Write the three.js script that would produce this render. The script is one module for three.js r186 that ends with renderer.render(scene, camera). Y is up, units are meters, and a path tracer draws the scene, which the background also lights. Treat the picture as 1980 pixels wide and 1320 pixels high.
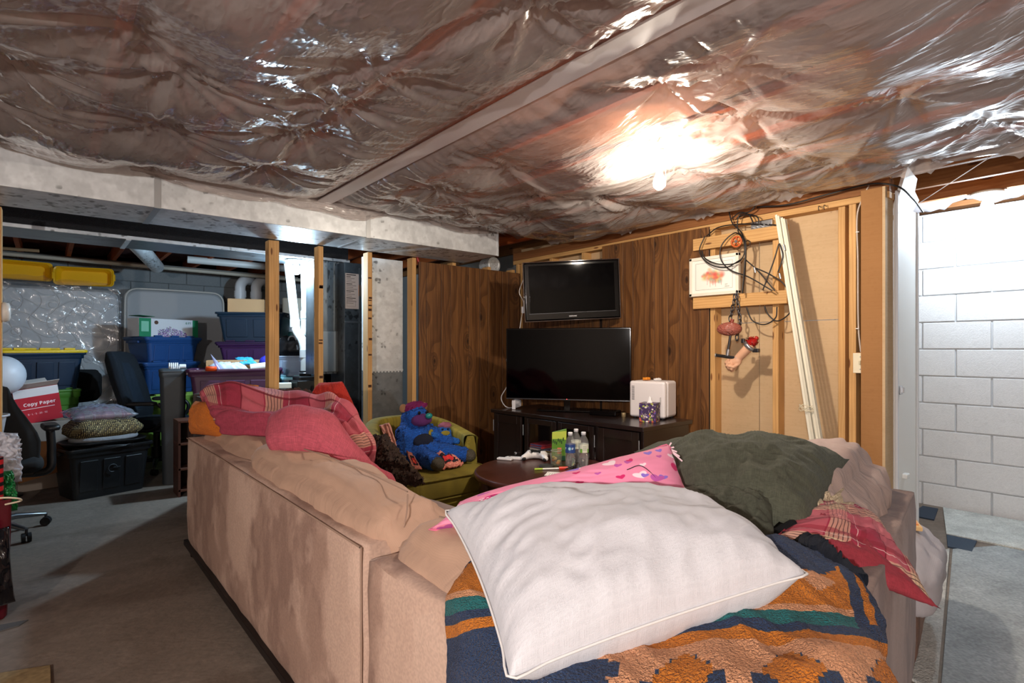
import * as THREE from 'three';
import { RoundedBoxGeometry } from 'three/addons/geometries/RoundedBoxGeometry.js';
import { mergeGeometries } from 'three/addons/utils/BufferGeometryUtils.js';
import { MarchingCubes } from 'three/addons/objects/MarchingCubes.js';
import { createNoise2D, createNoise3D } from 'simplex-noise';

// ---------------------------------------------------------------- camera, lamps, exposure
// metres, y up. x runs along the stud wall, -z along the television wall, the floor is y = 0.
const renderer = new THREE.WebGLRenderer({ antialias: true });
renderer.toneMapping = THREE.LinearToneMapping;
renderer.toneMappingExposure = 2.3;
renderer.shadowMap.enabled = true;
const scene = new THREE.Scene();
scene.background = new THREE.Color(0x000000);
const camera = new THREE.PerspectiveCamera(63.77, 1.5, 0.05, 40);
camera.position.set(0, 1.18, 0);
camera.rotation.y = -40.33 * Math.PI / 180;
camera.setViewOffset(1980, 1320, 0, -15, 1980, 1320);
const LAMP = {
  room: { at: [2.28, 1.995, -1.575], power: 2.2, color: [1, 0.87, 0.72], glow: 9 },
  passage: { at: [4.66, 2.1, -0.72], power: 1.8, color: [0.74, 0.88, 1], glow: 12 },
  storage: { at: [1.674, 1.87, -4.9], power: 3.3, color: [0.56, 0.79, 1], glow: 14 },
  behind: { at: [-1.5, 1.5, 0.7], power: 10.5, color: [1, 0.93, 0.89], glow: 9 },  // out of view behind the viewer, lights sofa back, floor and ceiling
};

// ---------------------------------------------------------------- helpers
const V = (x, y, z) => new THREE.Vector3(x, y, z);
function mulberry(a) { return () => { a = (a + 0x6d2b79f5) | 0; let t = Math.imul(a ^ (a >>> 15), 1 | a); t = (t + Math.imul(t ^ (t >>> 7), 61 | t)) ^ t; return ((t ^ (t >>> 14)) >>> 0) / 4294967296; }; }
const rnd = mulberry(11), R = (a, b) => a + (b - a) * rnd();
const n2 = createNoise2D(mulberry(3)), n3 = createNoise3D(mulberry(5));
const fb2 = (x, y, o = 3) => { let s = 0, a = 0.5; for (let i = 0; i < o; i++) { s += a * n2(x, y); x = x * 2.03 + 7.1; y = y * 2.03 + 3.7; a *= 0.5; } return s; };
const clamp = (x, a = 0, b = 1) => Math.min(b, Math.max(a, x)), lerp = (a, b, t) => a + (b - a) * t;
const sstep = (a, b, x) => { const t = clamp((x - a) / (b - a)); return t * t * (3 - 2 * t); };
const used = {};
const numbered = (n) => { const k = used[n] = (used[n] ?? -1) + 1; return k ? `${n}_${String(k).padStart(3, '0')}` : n; };
function tag(o, label, category, group) { o.userData.label = label; o.userData.category = category; if (group) o.userData.group = group; return o; }
function shade(o) { o.castShadow = o.receiveShadow = true; return o; }
function thing(name, label, category, at = [0, 0, 0], turn = 0, group) {
  const o = new THREE.Group(); o.name = numbered(name); o.position.set(...at); o.rotation.y = turn; scene.add(o);
  return tag(o, label, category, group);
}
function part(name, geo, mat, parent, label) {
  const m = shade(new THREE.Mesh(Array.isArray(geo) ? join(geo) : geo, mat)); m.name = name; parent.add(m);
  if (label) m.userData.label = label;
  return m;
}
function single(name, geo, mat, label, category, at = [0, 0, 0], turn = 0, group) {
  const m = part(numbered(name), geo, mat, scene); m.position.set(...at); m.rotation.y = turn;
  return tag(m, label, category, group);
}
function struct(name, geo, mat) {
  const o = geo ? part(name, geo, mat, scene) : new THREE.Group();
  o.name = name; o.userData.kind = 'structure'; scene.add(o); return o;
}
function join(gs) {
  return mergeGeometries(gs.map((g) => { const q = g.index ? g.toNonIndexed() : g.clone(); for (const k of Object.keys(q.attributes)) if (!['position', 'normal', 'uv'].includes(k)) q.deleteAttribute(k); return q; }));
}
const mv = (g, x = 0, y = 0, z = 0, rx = 0, ry = 0, rz = 0) => { if (rx) g.rotateX(rx); if (rz) g.rotateZ(rz); if (ry) g.rotateY(ry); return g.translate(x, y, z); };
// uv in metres by the face's main direction; v runs along the axis given (the grain)
function uvM(g, along = 'y', s = 1, ou = 0, ov = 0) {
  const p = g.attributes.position, n = g.attributes.normal, uv = new Float32Array(p.count * 2), A = 'xyz'.indexOf(along);
  for (let i = 0; i < p.count; i++) {
    const c = [p.getX(i), p.getY(i), p.getZ(i)], q = [Math.abs(n.getX(i)), Math.abs(n.getY(i)), Math.abs(n.getZ(i))];
    const k = q[0] > q[1] && q[0] > q[2] ? 0 : q[1] > q[2] ? 1 : 2;
    let a = [0, 1, 2].filter((x) => x !== k);
    if (a[0] === A) a = [a[1], a[0]];
    uv[i * 2] = c[a[0]] * s + ou; uv[i * 2 + 1] = c[a[1]] * s + ov;
  }
  g.setAttribute('uv', new THREE.BufferAttribute(uv, 2)); return g;
}
const box = (w, h, d, x = 0, y = 0, z = 0) => new THREE.BoxGeometry(w, h, d).translate(x, y, z);
const rb = (w, h, d, x = 0, y = 0, z = 0, r = 0.004, s = 1) => new RoundedBoxGeometry(w, h, d, s, Math.min(r, w / 2.01, h / 2.01, d / 2.01)).translate(x, y, z);
const cyl = (r, h, x = 0, y = 0, z = 0, n = 20, r2 = r) => new THREE.CylinderGeometry(r2, r, h, n).translate(x, y, z);
const ball = (r, x = 0, y = 0, z = 0, sx = 1, sy = 1, sz = 1, n = 20) => new THREE.SphereGeometry(r, n, Math.ceil(n * 0.7)).scale(sx, sy, sz).translate(x, y, z);
const lathe = (pts, n = 28) => new THREE.LatheGeometry(pts.map(([x, y]) => new THREE.Vector2(x, y)), n);
const tube = (pts, r, n = 40, k = 8, closed = false) => new THREE.TubeGeometry(new THREE.CatmullRomCurve3(pts.map((p) => p.isVector3 ? p : V(...p)), closed), n, r, k, closed);
const rod = (a, b, r, k = 10) => { const p = V(...a), q = V(...b), d = q.clone().sub(p), g = new THREE.CylinderGeometry(r, r, d.length(), k); g.applyQuaternion(new THREE.Quaternion().setFromUnitVectors(V(0, 1, 0), d.clone().normalize())); return g.translate((p.x + q.x) / 2, (p.y + q.y) / 2, (p.z + q.z) / 2); };
const ext = (shape, depth, bevel = 0) => new THREE.ExtrudeGeometry(shape, { depth, bevelEnabled: bevel > 0, bevelSize: bevel, bevelThickness: bevel, bevelSegments: 2, curveSegments: 12 });
const poly = (pts) => { const s = new THREE.Shape(); pts.forEach(([x, y], i) => i ? s.lineTo(x, y) : s.moveTo(x, y)); return s; };
function smoothN(g) {   // one normal for all vertices that share a place, seams of the uv kept
  g.computeVertexNormals();
  const p = g.attributes.position, n = g.attributes.normal, at = new Map(), key = (i) => `${Math.round(p.getX(i) * 2e4)},${Math.round(p.getY(i) * 2e4)},${Math.round(p.getZ(i) * 2e4)}`;
  for (let i = 0; i < p.count; i++) { const k = key(i), s = at.get(k) ?? [0, 0, 0]; s[0] += n.getX(i); s[1] += n.getY(i); s[2] += n.getZ(i); at.set(k, s); }
  for (let i = 0; i < p.count; i++) { const s = at.get(key(i)), l = Math.hypot(...s) || 1; n.setXYZ(i, s[0] / l, s[1] / l, s[2] / l); }
  return g;
}
function warp(g, f) { const p = g.attributes.position, v = V(0, 0, 0); for (let i = 0; i < p.count; i++) { v.fromBufferAttribute(p, i); f(v, i); p.setXYZ(i, v.x, v.y, v.z); } return g; }
// an upholstered block: rounded edges, faces that swell, creases
function softBox(w, h, d, { r = 0.04, puff = 0.02, n = 14, amp = 0.004, f = 9, seed = 0 } = {}) {
  const g = new THREE.BoxGeometry(w, h, d, n, Math.max(6, n >> 1), n), H = [w / 2, h / 2, d / 2];
  uvM(g, 'y');
  warp(g, (v) => {
    const p = [v.x, v.y, v.z], c = p.map((x, i) => clamp(x, -H[i] + r, H[i] - r)), q = V(p[0] - c[0], p[1] - c[1], p[2] - c[2]);
    if (q.lengthSq() > 0) q.setLength(r);
    const e = p.map((x, i) => 1 - Math.pow(Math.abs(x / H[i]), 4)), o = p.map((x, i) => Math.abs(Math.abs(x) - H[i]) < 1e-6 ? Math.sign(x) * puff * e[(i + 1) % 3] * e[(i + 2) % 3] : 0);
    const k = amp * (n3(p[0] * f + seed, p[1] * f, p[2] * f) + 0.5 * n3(p[0] * f * 2.3, p[1] * f * 2.3 + seed, p[2] * f * 2.3));
    v.set(c[0] + q.x + o[0] + k, c[1] + q.y + o[1] + k, c[2] + q.z + o[2] + k);
  });
  return smoothN(g);
}
function grid(nu, nv, f, flip = false) {   // f(u, v) -> Vector3
  const pos = [], uv = [], ix = [];
  for (let j = 0; j <= nv; j++) for (let i = 0; i <= nu; i++) { const p = f(i / nu, j / nv); pos.push(p.x, p.y, p.z); uv.push(i / nu, j / nv); }
  for (let j = 0; j < nv; j++) for (let i = 0; i < nu; i++) { const a = j * (nu + 1) + i, b = a + 1, c = a + nu + 1, d = c + 1; flip ? ix.push(a, c, b, b, c, d) : ix.push(a, b, c, b, d, c); }
  const g = new THREE.BufferGeometry();
  g.setAttribute('position', new THREE.Float32BufferAttribute(pos, 3)); g.setAttribute('uv', new THREE.Float32BufferAttribute(uv, 2)); g.setIndex(ix); g.computeVertexNormals();
  return g;
}
// a pillow spread over four corners a, b, c, d (a-b one edge, d-c the other)
function pillow(a, b, c, d, thick, { n = 40, pinch = 0.06, amp = 0.012, f = 5, seed = 0, pow = 3, q = 0.62, us = 1, vs = 1 } = {}) {
  [a, b, c, d] = [a, b, c, d].map((p) => p.isVector3 ? p : V(...p));
  const nor = b.clone().sub(a).add(c.clone().sub(d)).cross(d.clone().sub(a).add(c.clone().sub(b))).normalize(), mid = a.clone().add(b).add(c).add(d).multiplyScalar(0.25);
  const face = (s) => grid(n, n, (u, v) => {
    const x = 2 * u - 1, y = 2 * v - 1, e = Math.pow(1 - Math.pow(Math.abs(x), pow), q) * Math.pow(1 - Math.pow(Math.abs(y), pow), q);
    const pu = 0.5 + x * 0.5 * (1 - pinch * (1 - y * y)), pv = 0.5 + y * 0.5 * (1 - pinch * (1 - x * x));
    const p = a.clone().lerp(b, pu).lerp(d.clone().lerp(c, pu), pv);
    const fold = n2(x * f * 0.5 + seed, y * f * 0.5) * 0.6 + (1 - Math.abs(n2(x * f + seed + 9, y * f + 4))) * 0.5 - 0.25;
    return p.addScaledVector(nor, s * (e * thick / 2 + Math.sqrt(Math.max(e, 0)) * amp * fold) + Math.sqrt(Math.max(e, 0)) * amp * (0.35 * n2(u * 3 + seed, v * 3 + s) + 0.5 * (Math.pow(Math.abs(y), 4) * n2(x * 5 + seed, s * 3) + Math.pow(Math.abs(x), 4) * n2(y * 5 + seed, s * 8))));
  }, s < 0);
  const g = join([face(1), face(-1)]), t = g.attributes.uv;
  for (let i = 0; i < t.count; i++) t.setXY(i, t.getX(i) * us, t.getY(i) * vs);
  return smoothN(g);
}
function border(a, b, c, d, pinch, r) {   // piping along a pillow's seam
  [a, b, c, d] = [a, b, c, d].map((p) => p.isVector3 ? p : V(...p));
  const at = (u, v) => { const x = 2 * u - 1, y = 2 * v - 1, pu = 0.5 + x * 0.5 * (1 - pinch * (1 - y * y)), pv = 0.5 + y * 0.5 * (1 - pinch * (1 - x * x)); return a.clone().lerp(b, pu).lerp(d.clone().lerp(c, pu), pv); }, k = [0, 0.12, 0.3, 0.5, 0.7, 0.88];
  return tube([...k.map((t) => at(t, 0)), ...k.map((t) => at(1, t)), ...k.map((t) => at(1 - t, 1)), ...k.map((t) => at(0, 1 - t))], r, 120, 6, true);
}
const cat = (p0, p1, p2, p3, t) => 0.5 * (2 * p1 + (p2 - p0) * t + (2 * p0 - 5 * p1 + 4 * p2 - p3) * t * t + (3 * p1 - p0 - 3 * p2 + p3) * t * t * t);
function spline(list, t) { const n = list.length - 1, x = clamp(t) * n, i = Math.min(n - 1, Math.floor(x)), f = x - i, q = (k) => list[clamp(k, 0, n)]; return list[0].map((_, c) => cat(q(i - 1)[c], q(i)[c], q(i + 1)[c], q(i + 2)[c], f)); }
// cloth laid through rows of points, with thickness; off(u, v) lifts it along its normal
function drape(rows, nu, nv, thick, off = () => 0, us = 1, vs = 1) {
  const base = grid(nu, nv, (u, v) => V(...spline(rows.map((r) => spline(r, u)), v))), n0 = base.attributes.normal, p0 = base.attributes.position;
  const side = (s) => grid(nu, nv, (u, v) => { const i = Math.round(v * nv) * (nu + 1) + Math.round(u * nu), e = Math.min(1, 14 * Math.min(u, 1 - u, v, 1 - v)); return V(p0.getX(i), p0.getY(i), p0.getZ(i)).addScaledVector(V(n0.getX(i), n0.getY(i), n0.getZ(i)), off(u, v) + s * thick / 2 * Math.sqrt(e)); }, s < 0);
  const g = join([side(1), side(-1)]), t = g.attributes.uv;
  for (let i = 0; i < t.count; i++) t.setXY(i, t.getX(i) * us, t.getY(i) * vs);
  return smoothN(g);
}
// stacked outlines of equal length, closed at both ends when asked
function loft(rings, capA = true, capB = true) {
  const n = rings[0].length, pos = [], uv = [], ix = [];
  rings.forEach((r, j) => { for (let i = 0; i <= n; i++) { const p = r[i % n]; pos.push(...p); uv.push(i / n, j / (rings.length - 1)); } });
  for (let j = 0; j < rings.length - 1; j++) for (let i = 0; i < n; i++) { const a = j * (n + 1) + i, b = a + 1, c = a + n + 1, d = c + 1; ix.push(a, c, b, b, c, d); }
  const g = new THREE.BufferGeometry();
  g.setAttribute('position', new THREE.Float32BufferAttribute(pos, 3)); g.setAttribute('uv', new THREE.Float32BufferAttribute(uv, 2)); g.setIndex(ix); smoothN(g);
  const out = [g];
  [[capA, rings[0], 1], [capB, rings[rings.length - 1], 0]].forEach(([on, r, flip]) => {
    if (!on) return;
    const c = r.reduce((s, p) => [s[0] + p[0] / n, s[1] + p[1] / n, s[2] + p[2] / n], [0, 0, 0]), q = [], t = [];
    for (let i = 0; i < n; i++) { const a = r[i], b = r[(i + 1) % n]; (flip ? [c, a, b] : [c, b, a]).forEach((p) => { q.push(...p); t.push(0.5, 0.5); }); }
    const k = new THREE.BufferGeometry(); k.setAttribute('position', new THREE.Float32BufferAttribute(q, 3)); k.setAttribute('uv', new THREE.Float32BufferAttribute(t, 2)); k.computeVertexNormals(); out.push(k);
  });
  return join(out);
}
const rrect = (w, d, r, y, k = 4) => { const o = []; for (let q = 0; q < 4; q++) for (let i = 0; i <= k; i++) { const a = (q + i / k) * Math.PI / 2, sx = q === 0 || q === 3 ? 1 : -1, sz = q < 2 ? 1 : -1; o.push([sx * (w / 2 - r) + r * Math.cos(a), y, sz * (d / 2 - r) + r * Math.sin(a)]); } return o; };
// a body meshed from tapered capsules joined smoothly: [ax, ay, az, ar, bx, by, bz, br]
function blob(caps, lo, hi, res, k = 0.03) {
  const mc = new MarchingCubes(res, new THREE.MeshStandardMaterial(), true, true, 200000), size = hi.map((h, i) => h - lo[i]), big = Math.max(...size), half = big / 2, mid = lo.map((l, i) => l + size[i] / 2);
  for (let z = 0; z < res; z++) for (let y = 0; y < res; y++) for (let x = 0; x < res; x++) {
    const p = [x, y, z].map((t, i) => mid[i] + (t - res / 2) / (res / 2) * half);
    let s = 1e9;
    for (const c of caps) {
      const d = [c[4] - c[0], c[5] - c[1], c[6] - c[2]], e = [p[0] - c[0], p[1] - c[1], p[2] - c[2]], l = d[0] * d[0] + d[1] * d[1] + d[2] * d[2], t = l ? clamp((e[0] * d[0] + e[1] * d[1] + e[2] * d[2]) / l) : 0;
      const q = Math.hypot(e[0] - d[0] * t, e[1] - d[1] * t, e[2] - d[2] * t) - lerp(c[3], c[7], t), h = clamp(0.5 + 0.5 * (s - q) / k);
      s = s > 1e8 ? q : lerp(s, q, h) - k * h * (1 - h);
    }
    mc.field[x + y * res + z * res * res] = -s;
  }
  mc.isolation = 0; mc.update();
  const n = mc.count, g = new THREE.BufferGeometry(), pos = new Float32Array(n * 3);
  for (let i = 0; i < n; i++) for (let c = 0; c < 3; c++) pos[i * 3 + c] = mid[c] + mc.positionArray[i * 3 + c] * half;
  g.setAttribute('position', new THREE.BufferAttribute(pos, 3)); g.setAttribute('normal', new THREE.BufferAttribute(Float32Array.from(mc.normalArray.subarray(0, n * 3)), 3));
  smoothN(g); return uvM(g, 'y');
}

// ---------------------------------------------------------------- textures and materials
function texture(w, h, f, srgb = true) {   // f(u, v) -> [r, g, b] in 0..1
  const d = new Uint8Array(w * h * 4);
  for (let y = 0; y < h; y++) for (let x = 0; x < w; x++) { const c = f((x + 0.5) / w, (y + 0.5) / h), o = (y * w + x) * 4; for (let i = 0; i < 3; i++) d[o + i] = clamp(c[i]) * 255; d[o + 3] = 255; }
  const t = new THREE.DataTexture(d, w, h); t.wrapS = t.wrapT = THREE.RepeatWrapping; t.magFilter = THREE.LinearFilter; if (srgb) t.colorSpace = THREE.SRGBColorSpace; t.needsUpdate = true; return t;
}
const hash = (x, y, s) => { let h = Math.imul(x, 374761393) + Math.imul(y, 668265263) + Math.imul(s, 1442695041); h = Math.imul(h ^ (h >>> 13), 1274126177); return ((h ^ (h >>> 16)) >>> 0) / 4294967296; };
function pn(u, v, fx, fy, s) { const x = u * fx, y = v * fy, i = Math.floor(x), j = Math.floor(y), a = x - i, b = y - j, p = a * a * (3 - 2 * a), q = b * b * (3 - 2 * b), m = (k, n) => ((k % n) + n) % n, h = (k, l) => hash(m(k, fx), m(l, fy), s); return lerp(lerp(h(i, j), h(i + 1, j), p), lerp(h(i, j + 1), h(i + 1, j + 1), p), q); }
const pf = (u, v, fx, fy, s, o = 4) => { let t = 0, a = 0.5, z = 0; for (let i = 0; i < o; i++) { t += a * pn(u, v, fx, fy, s + i * 17); z += a; fx *= 2; fy *= 2; a *= 0.55; } return t / z; };
const rgb = (a) => a.map((x) => x / 255), mix = (a, b, t) => a.map((x, i) => lerp(x, b[i], t));
const scaled = (t, x, y) => { const c = t.clone(); c.repeat.set(x, y); c.needsUpdate = true; return c; };
const M = (color, roughness = 0.8, more = {}) => new THREE.MeshPhysicalMaterial({ color, roughness, ...more });
function canvas(w, h, draw, srgb = true) { const c = document.createElement('canvas'); c.width = w; c.height = h; draw(c.getContext('2d'), w, h); const t = new THREE.CanvasTexture(c); t.wrapS = t.wrapT = THREE.RepeatWrapping; if (srgb) t.colorSpace = THREE.SRGBColorSpace; return t; }

const T = {};
T.concrete = texture(1024, 1024, (u, v) => {
  const a = pf(u, v, 4, 4, 1, 6), b = pf(u, v, 3, 9, 9, 5), c = pf(u, v, 120, 120, 21, 2), s = sstep(0.52, 0.62, pf(u, v, 5, 6, 33, 5));
  let k = mix(rgb([150, 142, 134]), rgb([182, 175, 168]), a); k = mix(k, rgb([128, 116, 106]), 0.55 * sstep(0.5, 0.68, b)); k = mix(k, rgb([196, 192, 188]), 0.25 * s);
  return k.map((x) => x * (0.93 + 0.14 * c));
});
T.concreteB = texture(512, 512, (u, v) => { const a = pf(u, v, 60, 60, 5, 3), b = pf(u, v, 8, 8, 7, 4); return [0.5 * a + 0.5 * b, 0, 0].fill(0.5 * a + 0.5 * b); }, false);
T.pine = texture(256, 1024, (u, v) => {
  const w = u * 9 + 1.6 * pn(u, v, 2, 3, 4) + 0.5 * pn(u, v, 4, 10, 8), g = w - Math.floor(w), f = pn(u, v, 90, 5, 12), kx = [0.3, 0.7, 0.55][Math.floor(v * 3)], dk = Math.hypot((u - kx) * 1.2, ((v * 3) % 1 - 0.5) * 0.75);
  let k = mix(rgb([216, 172, 112]), rgb([192, 140, 82]), Math.pow(g, 2) * 0.7 + 0.3 * f);
  k = mix(k, rgb([110, 66, 34]), 0.9 * (1 - sstep(0.03, 0.06, dk)));
  return k.map((x) => x * (0.9 + 0.16 * pn(u, v, 3, 8, 31)));
});
T.walnut = texture(1024, 1024, (u, v) => {
  const knots = [[0.12, 0.2, 1], [0.33, 0.62, 0.8], [0.52, 0.14, 0.7], [0.55, 0.8, 1.1], [0.78, 0.42, 0.9], [0.9, 0.86, 0.8], [0.2, 0.88, 0.6], [0.72, 0.02, 0.7]];
  let s = u * 15 + 1.2 * pf(u, v, 4, 2, 2, 3) + 0.25 * pn(u, v, 12, 6, 3), dark = 0;
  for (const [a, b, z] of knots) {
    let dx = u - a, dy = v - b; dx -= Math.round(dx); dy -= Math.round(dy);
    const r = Math.hypot(dx / (0.045 * z), dy / (0.085 * z)), e = Math.exp(-r * r * 0.35);
    s = lerp(s, r * 3.2 + a * 9, e); dark += Math.exp(-r * r * 9) + 0.35 * Math.exp(-((r - 0.75) ** 2) * 30);
  }
  const g = s - Math.floor(s), f = pn(u, v, 220, 6, 7), fine = pn(u, v, 400, 18, 8);
  let k = mix(rgb([140, 95, 52]), rgb([80, 48, 24]), sstep(0.3, 1, g) * 0.55);
  k = mix(k, rgb([58, 32, 16]), 0.5 * f * f + 0.25 * fine); k = mix(k, rgb([158, 108, 62]), 0.35 * sstep(0.55, 0.85, pf(u, v, 9, 2, 15, 3)));
  return mix(k, rgb([34, 18, 10]), clamp(dark) * 0.85);
});
T.suede = texture(1024, 1024, (u, v) => {
  const a = pf(u, v, 4, 3, 2, 6), b = pf(u, v, 14, 7, 8, 5), c = pn(u, v, 256, 256, 3);
  let k = mix(rgb([190, 160, 142]), rgb([158, 128, 112]), sstep(0.4, 0.62, a)); k = mix(k, rgb([126, 98, 86]), 0.5 * sstep(0.46, 0.66, b) * sstep(0.42, 0.6, a)); k = mix(k, rgb([206, 178, 160]), 0.35 * sstep(0.58, 0.7, pf(u, v, 10, 6, 44, 4)));
  return k.map((x) => x * (0.95 + 0.1 * c));
});
T.cloth = texture(512, 512, (u, v) => { const a = pf(u, v, 6, 6, 4, 4), b = 0.5 + 0.25 * Math.sin(u * 512 * 1.57) + 0.25 * Math.sin(v * 512 * 1.57); return [0, 0, 0].fill(0.86 + 0.1 * a + 0.05 * b); });
T.weave = texture(512, 512, (u, v) => { const a = pn(u, v, 170, 6, 4), b = pn(u, v, 6, 170, 9), c = pf(u, v, 5, 5, 3, 3); return [0, 0, 0].fill(0.66 + 0.2 * a + 0.2 * b + 0.08 * c); });
T.fleece = texture(512, 512, (u, v) => [0, 0, 0].fill(0.35 + 0.65 * pf(u, v, 60, 60, 3, 3)), false);
T.streak = texture(512, 512, (u, v) => [0, 0, 0].fill(0.45 * pf(u, v, 70, 16, 3, 3) + 0.55 * pf(u, v, 9, 7, 8, 4)), false);
T.zinc = texture(1024, 512, (u, v) => {
  let a = pf(u, v, 40, 20, 3, 3), k = 0.84 + 0.14 * a; const st = pf(u, v, 16, 8, 9, 4), sp = sstep(0.6, 0.78, pf(u, v, 50, 25, 5, 2)) * sstep(0.5, 0.58, pf(u, v, 7, 4, 14, 2));
  k *= 1 - 0.4 * sp; k *= 1 - 0.06 * sstep(0.5, 0.62, st); return [k * 0.97, k * 0.99, k * 1.0];
});
T.kraft = texture(512, 1024, (u, v) => { const a = pf(u, v, 4, 8, 2, 4), b = pf(u, v, 20, 40, 7, 3); return mix(rgb([176, 128, 102]), rgb([116, 84, 72]), 0.65 * a + 0.35 * b); });
T.block = texture(512, 512, (u, v) => { const a = pf(u, v, 90, 90, 2, 2), b = pf(u, v, 6, 6, 4, 4), c = sstep(0.7, 0.76, pf(u, v, 26, 20, 8, 3)) ; return mix([0.9, 0.905, 0.91].map((x) => x * (0.95 + 0.05 * a + 0.04 * b)), rgb([190, 190, 190]), 0.12 * c); });
T.pit = texture(512, 512, (u, v) => [0, 0, 0].fill(0.6 * pf(u, v, 90, 90, 2, 2) + 0.4 * pf(u, v, 12, 12, 6, 3)), false);
T.board = texture(512, 512, (u, v) => { const a = pf(u, v, 4, 8, 2, 4), b = pn(u, v, 8, 200, 6), c = sstep(0.74, 0.78, pn(u, v, 60, 90, 3)); return mix(rgb([206, 178, 140]), rgb([190, 160, 122]), 0.6 * a + 0.3 * b + 0.2 * c); });

const mat = {
  floor: M(0xcabfb4, 0.85, { map: scaled(T.concrete, 0.42, 0.42), bumpMap: scaled(T.concreteB, 1.3, 1.3), bumpScale: 0.003 }),
  pine: M(0xffffff, 0.75, { map: scaled(T.pine, 6, 0.8) }),
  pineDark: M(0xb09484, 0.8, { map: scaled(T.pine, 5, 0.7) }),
  walnut: M(0xffffff, 0.45, { map: scaled(T.walnut, 0.85, 0.8), clearcoat: 0.15, clearcoatRoughness: 0.4 }),
  board: M(0xffffff, 0.9, { map: T.board }),
  block: M(0xffffff, 0.6, { map: scaled(T.block, 2, 2), bumpMap: scaled(T.pit, 2.5, 2.5), bumpScale: 0.0015 }),
  greyBlock: M(0x9aa0a2, 0.9, { map: scaled(T.block, 2, 2), bumpMap: scaled(T.pit, 2, 2), bumpScale: 0.004 }),
  white: M(0xe8e8e4, 0.5), zinc: M(0xffffff, 0.42, { map: scaled(T.zinc, 0.7, 1.2), metalness: 0.35 }),
  zincDark: M(0x7f8488, 0.34, { map: scaled(T.zinc, 0.9, 0.9), metalness: 0.8 }),
  felt: M(0x2a2b2e, 0.95, { bumpMap: scaled(T.fleece, 4, 4), bumpScale: 0.01 }),
  kraft: M(0xffffff, 0.9, { map: scaled(T.kraft, 1, 0.6) }),
  suede: M(0xffffff, 0.95, { map: scaled(T.suede, 0.9, 0.9), sheen: 0.35, sheenColor: new THREE.Color(0xd8b8a4), sheenRoughness: 0.5 }),
  cushion: M(0xc4a088, 0.95, { map: scaled(T.cloth, 2, 2), bumpMap: scaled(T.streak, 0.8, 0.8), bumpScale: 0.006, sheen: 0.3, sheenColor: new THREE.Color(0xd8b8a4) }),
  seat: M(0x9a8a86, 0.95, { map: scaled(T.cloth, 2, 2), bumpMap: scaled(T.streak, 0.8, 0.8), bumpScale: 0.008 }),
  black: M(0x141416, 0.45), blackMatt: M(0x17181a, 0.85), rubber: M(0x101012, 0.7), steel: M(0xb9bcc0, 0.3, { metalness: 0.9 }), darkSteel: M(0x55565a, 0.32, { metalness: 0.9 }),
  wenge: M(0x1c0f0c, 0.3, { clearcoat: 0.5, clearcoatRoughness: 0.25 }), wengeDark: M(0x150c0a, 0.5), glass: M(0xffffff, 0.03, { transmission: 1, thickness: 0, ior: 1.5 }),
  tint: M(0x333333, 0.04, { transmission: 0.9, thickness: 0, ior: 1.5 }),
  screen: M(0x010102, 0.06, { specularIntensity: 0.22 }), bezel: M(0x060607, 0.1, { specularIntensity: 0.6 }),
  pvc: M(0xd9d9d4, 0.4), card: M(0xb08a62, 0.9), paper: M(0xe9e7e0, 0.8), cream: M(0xe6dcc0, 0.45),
};

// ---------------------------------------------------------------- the room: floor, walls, ceiling
struct('floor', uvM(box(8.4, 0.12, 11.2, 1.2, -0.06, -2.95), 'z'), mat.floor);
const outer = M(0x8d8a86, 0.95);
struct('wall_back', uvM(box(8.6, 2.6, 0.15, 1.2, 1.25, 2.6)), M(0xb8ab9c, 0.9));
struct('wall_near_left', uvM(box(0.15, 2.6, 11.2, -3.0, 1.25, -2.95)), M(0xa89c90, 0.9));

function blockWall(name, at, turn, cols, rows, first, m, backM) {   // courses of hollow blocks, each a piece with its own edges
  const g = struct(name); g.position.set(...at); g.rotation.y = turn;
  part('mortar_bed', uvM(box(cols * 0.406 + 0.4, rows * 0.203 + 0.02, 0.14, 0, rows * 0.1015, -0.082)), backM, g);
  const shapes = [0, 1, 2].map((k) => { const b = rb(0.3985, 0.1965, 0.15, 0, 0, -0.075, 0.006); return uvM(warp(b, (v) => { v.z += 0.0015 * n3(v.x * 9 + k, v.y * 9, k); }), 'x', 1, k * 0.37, k * 0.21); });
  for (let j = first; j < rows; j++) for (let i = 0; i < cols; i++) { const b = part('block', shapes[Math.floor(R(0, 3))], m, g); b.position.set((i - cols / 2 + (j % 2 ? 0 : 0.5)) * 0.406, j * 0.203 + 0.1015, R(-0.001, 0.001)); }
  return g;
}
// px 1785 is a joint of every second course: z there is about -1.17
blockWall('wall_passage', [5.11, -0.038, -1.17], -Math.PI / 2, 10, 11, 0, mat.block, M(0xc9ccd0, 0.8));
blockWall('wall_storage', [0.6, 0, -8.3], 0, 12, 11, 0, mat.greyBlock, M(0x74797b, 0.95));
struct('wall_storage_side', uvM(box(0.15, 2.6, 4.4, 3.95, 1.25, -6.5)), outer);
struct('wall_added_passage_end', uvM(box(1.4, 2.6, 0.15, 4.4, 1.25, -3.4)), M(0xd8dade, 0.8));  // added out of view to keep storage light out of the passage
struct('wall_outer', uvM(box(0.15, 2.6, 11.2, 5.42, 1.25, -2.95)), outer);

const studGeo = (h, w = 0.038, d = 0.089) => uvM(rb(w, h, d, 0, 0, 0, 0.003), 'y', 1, R(0, 3), R(0, 3));
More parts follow.
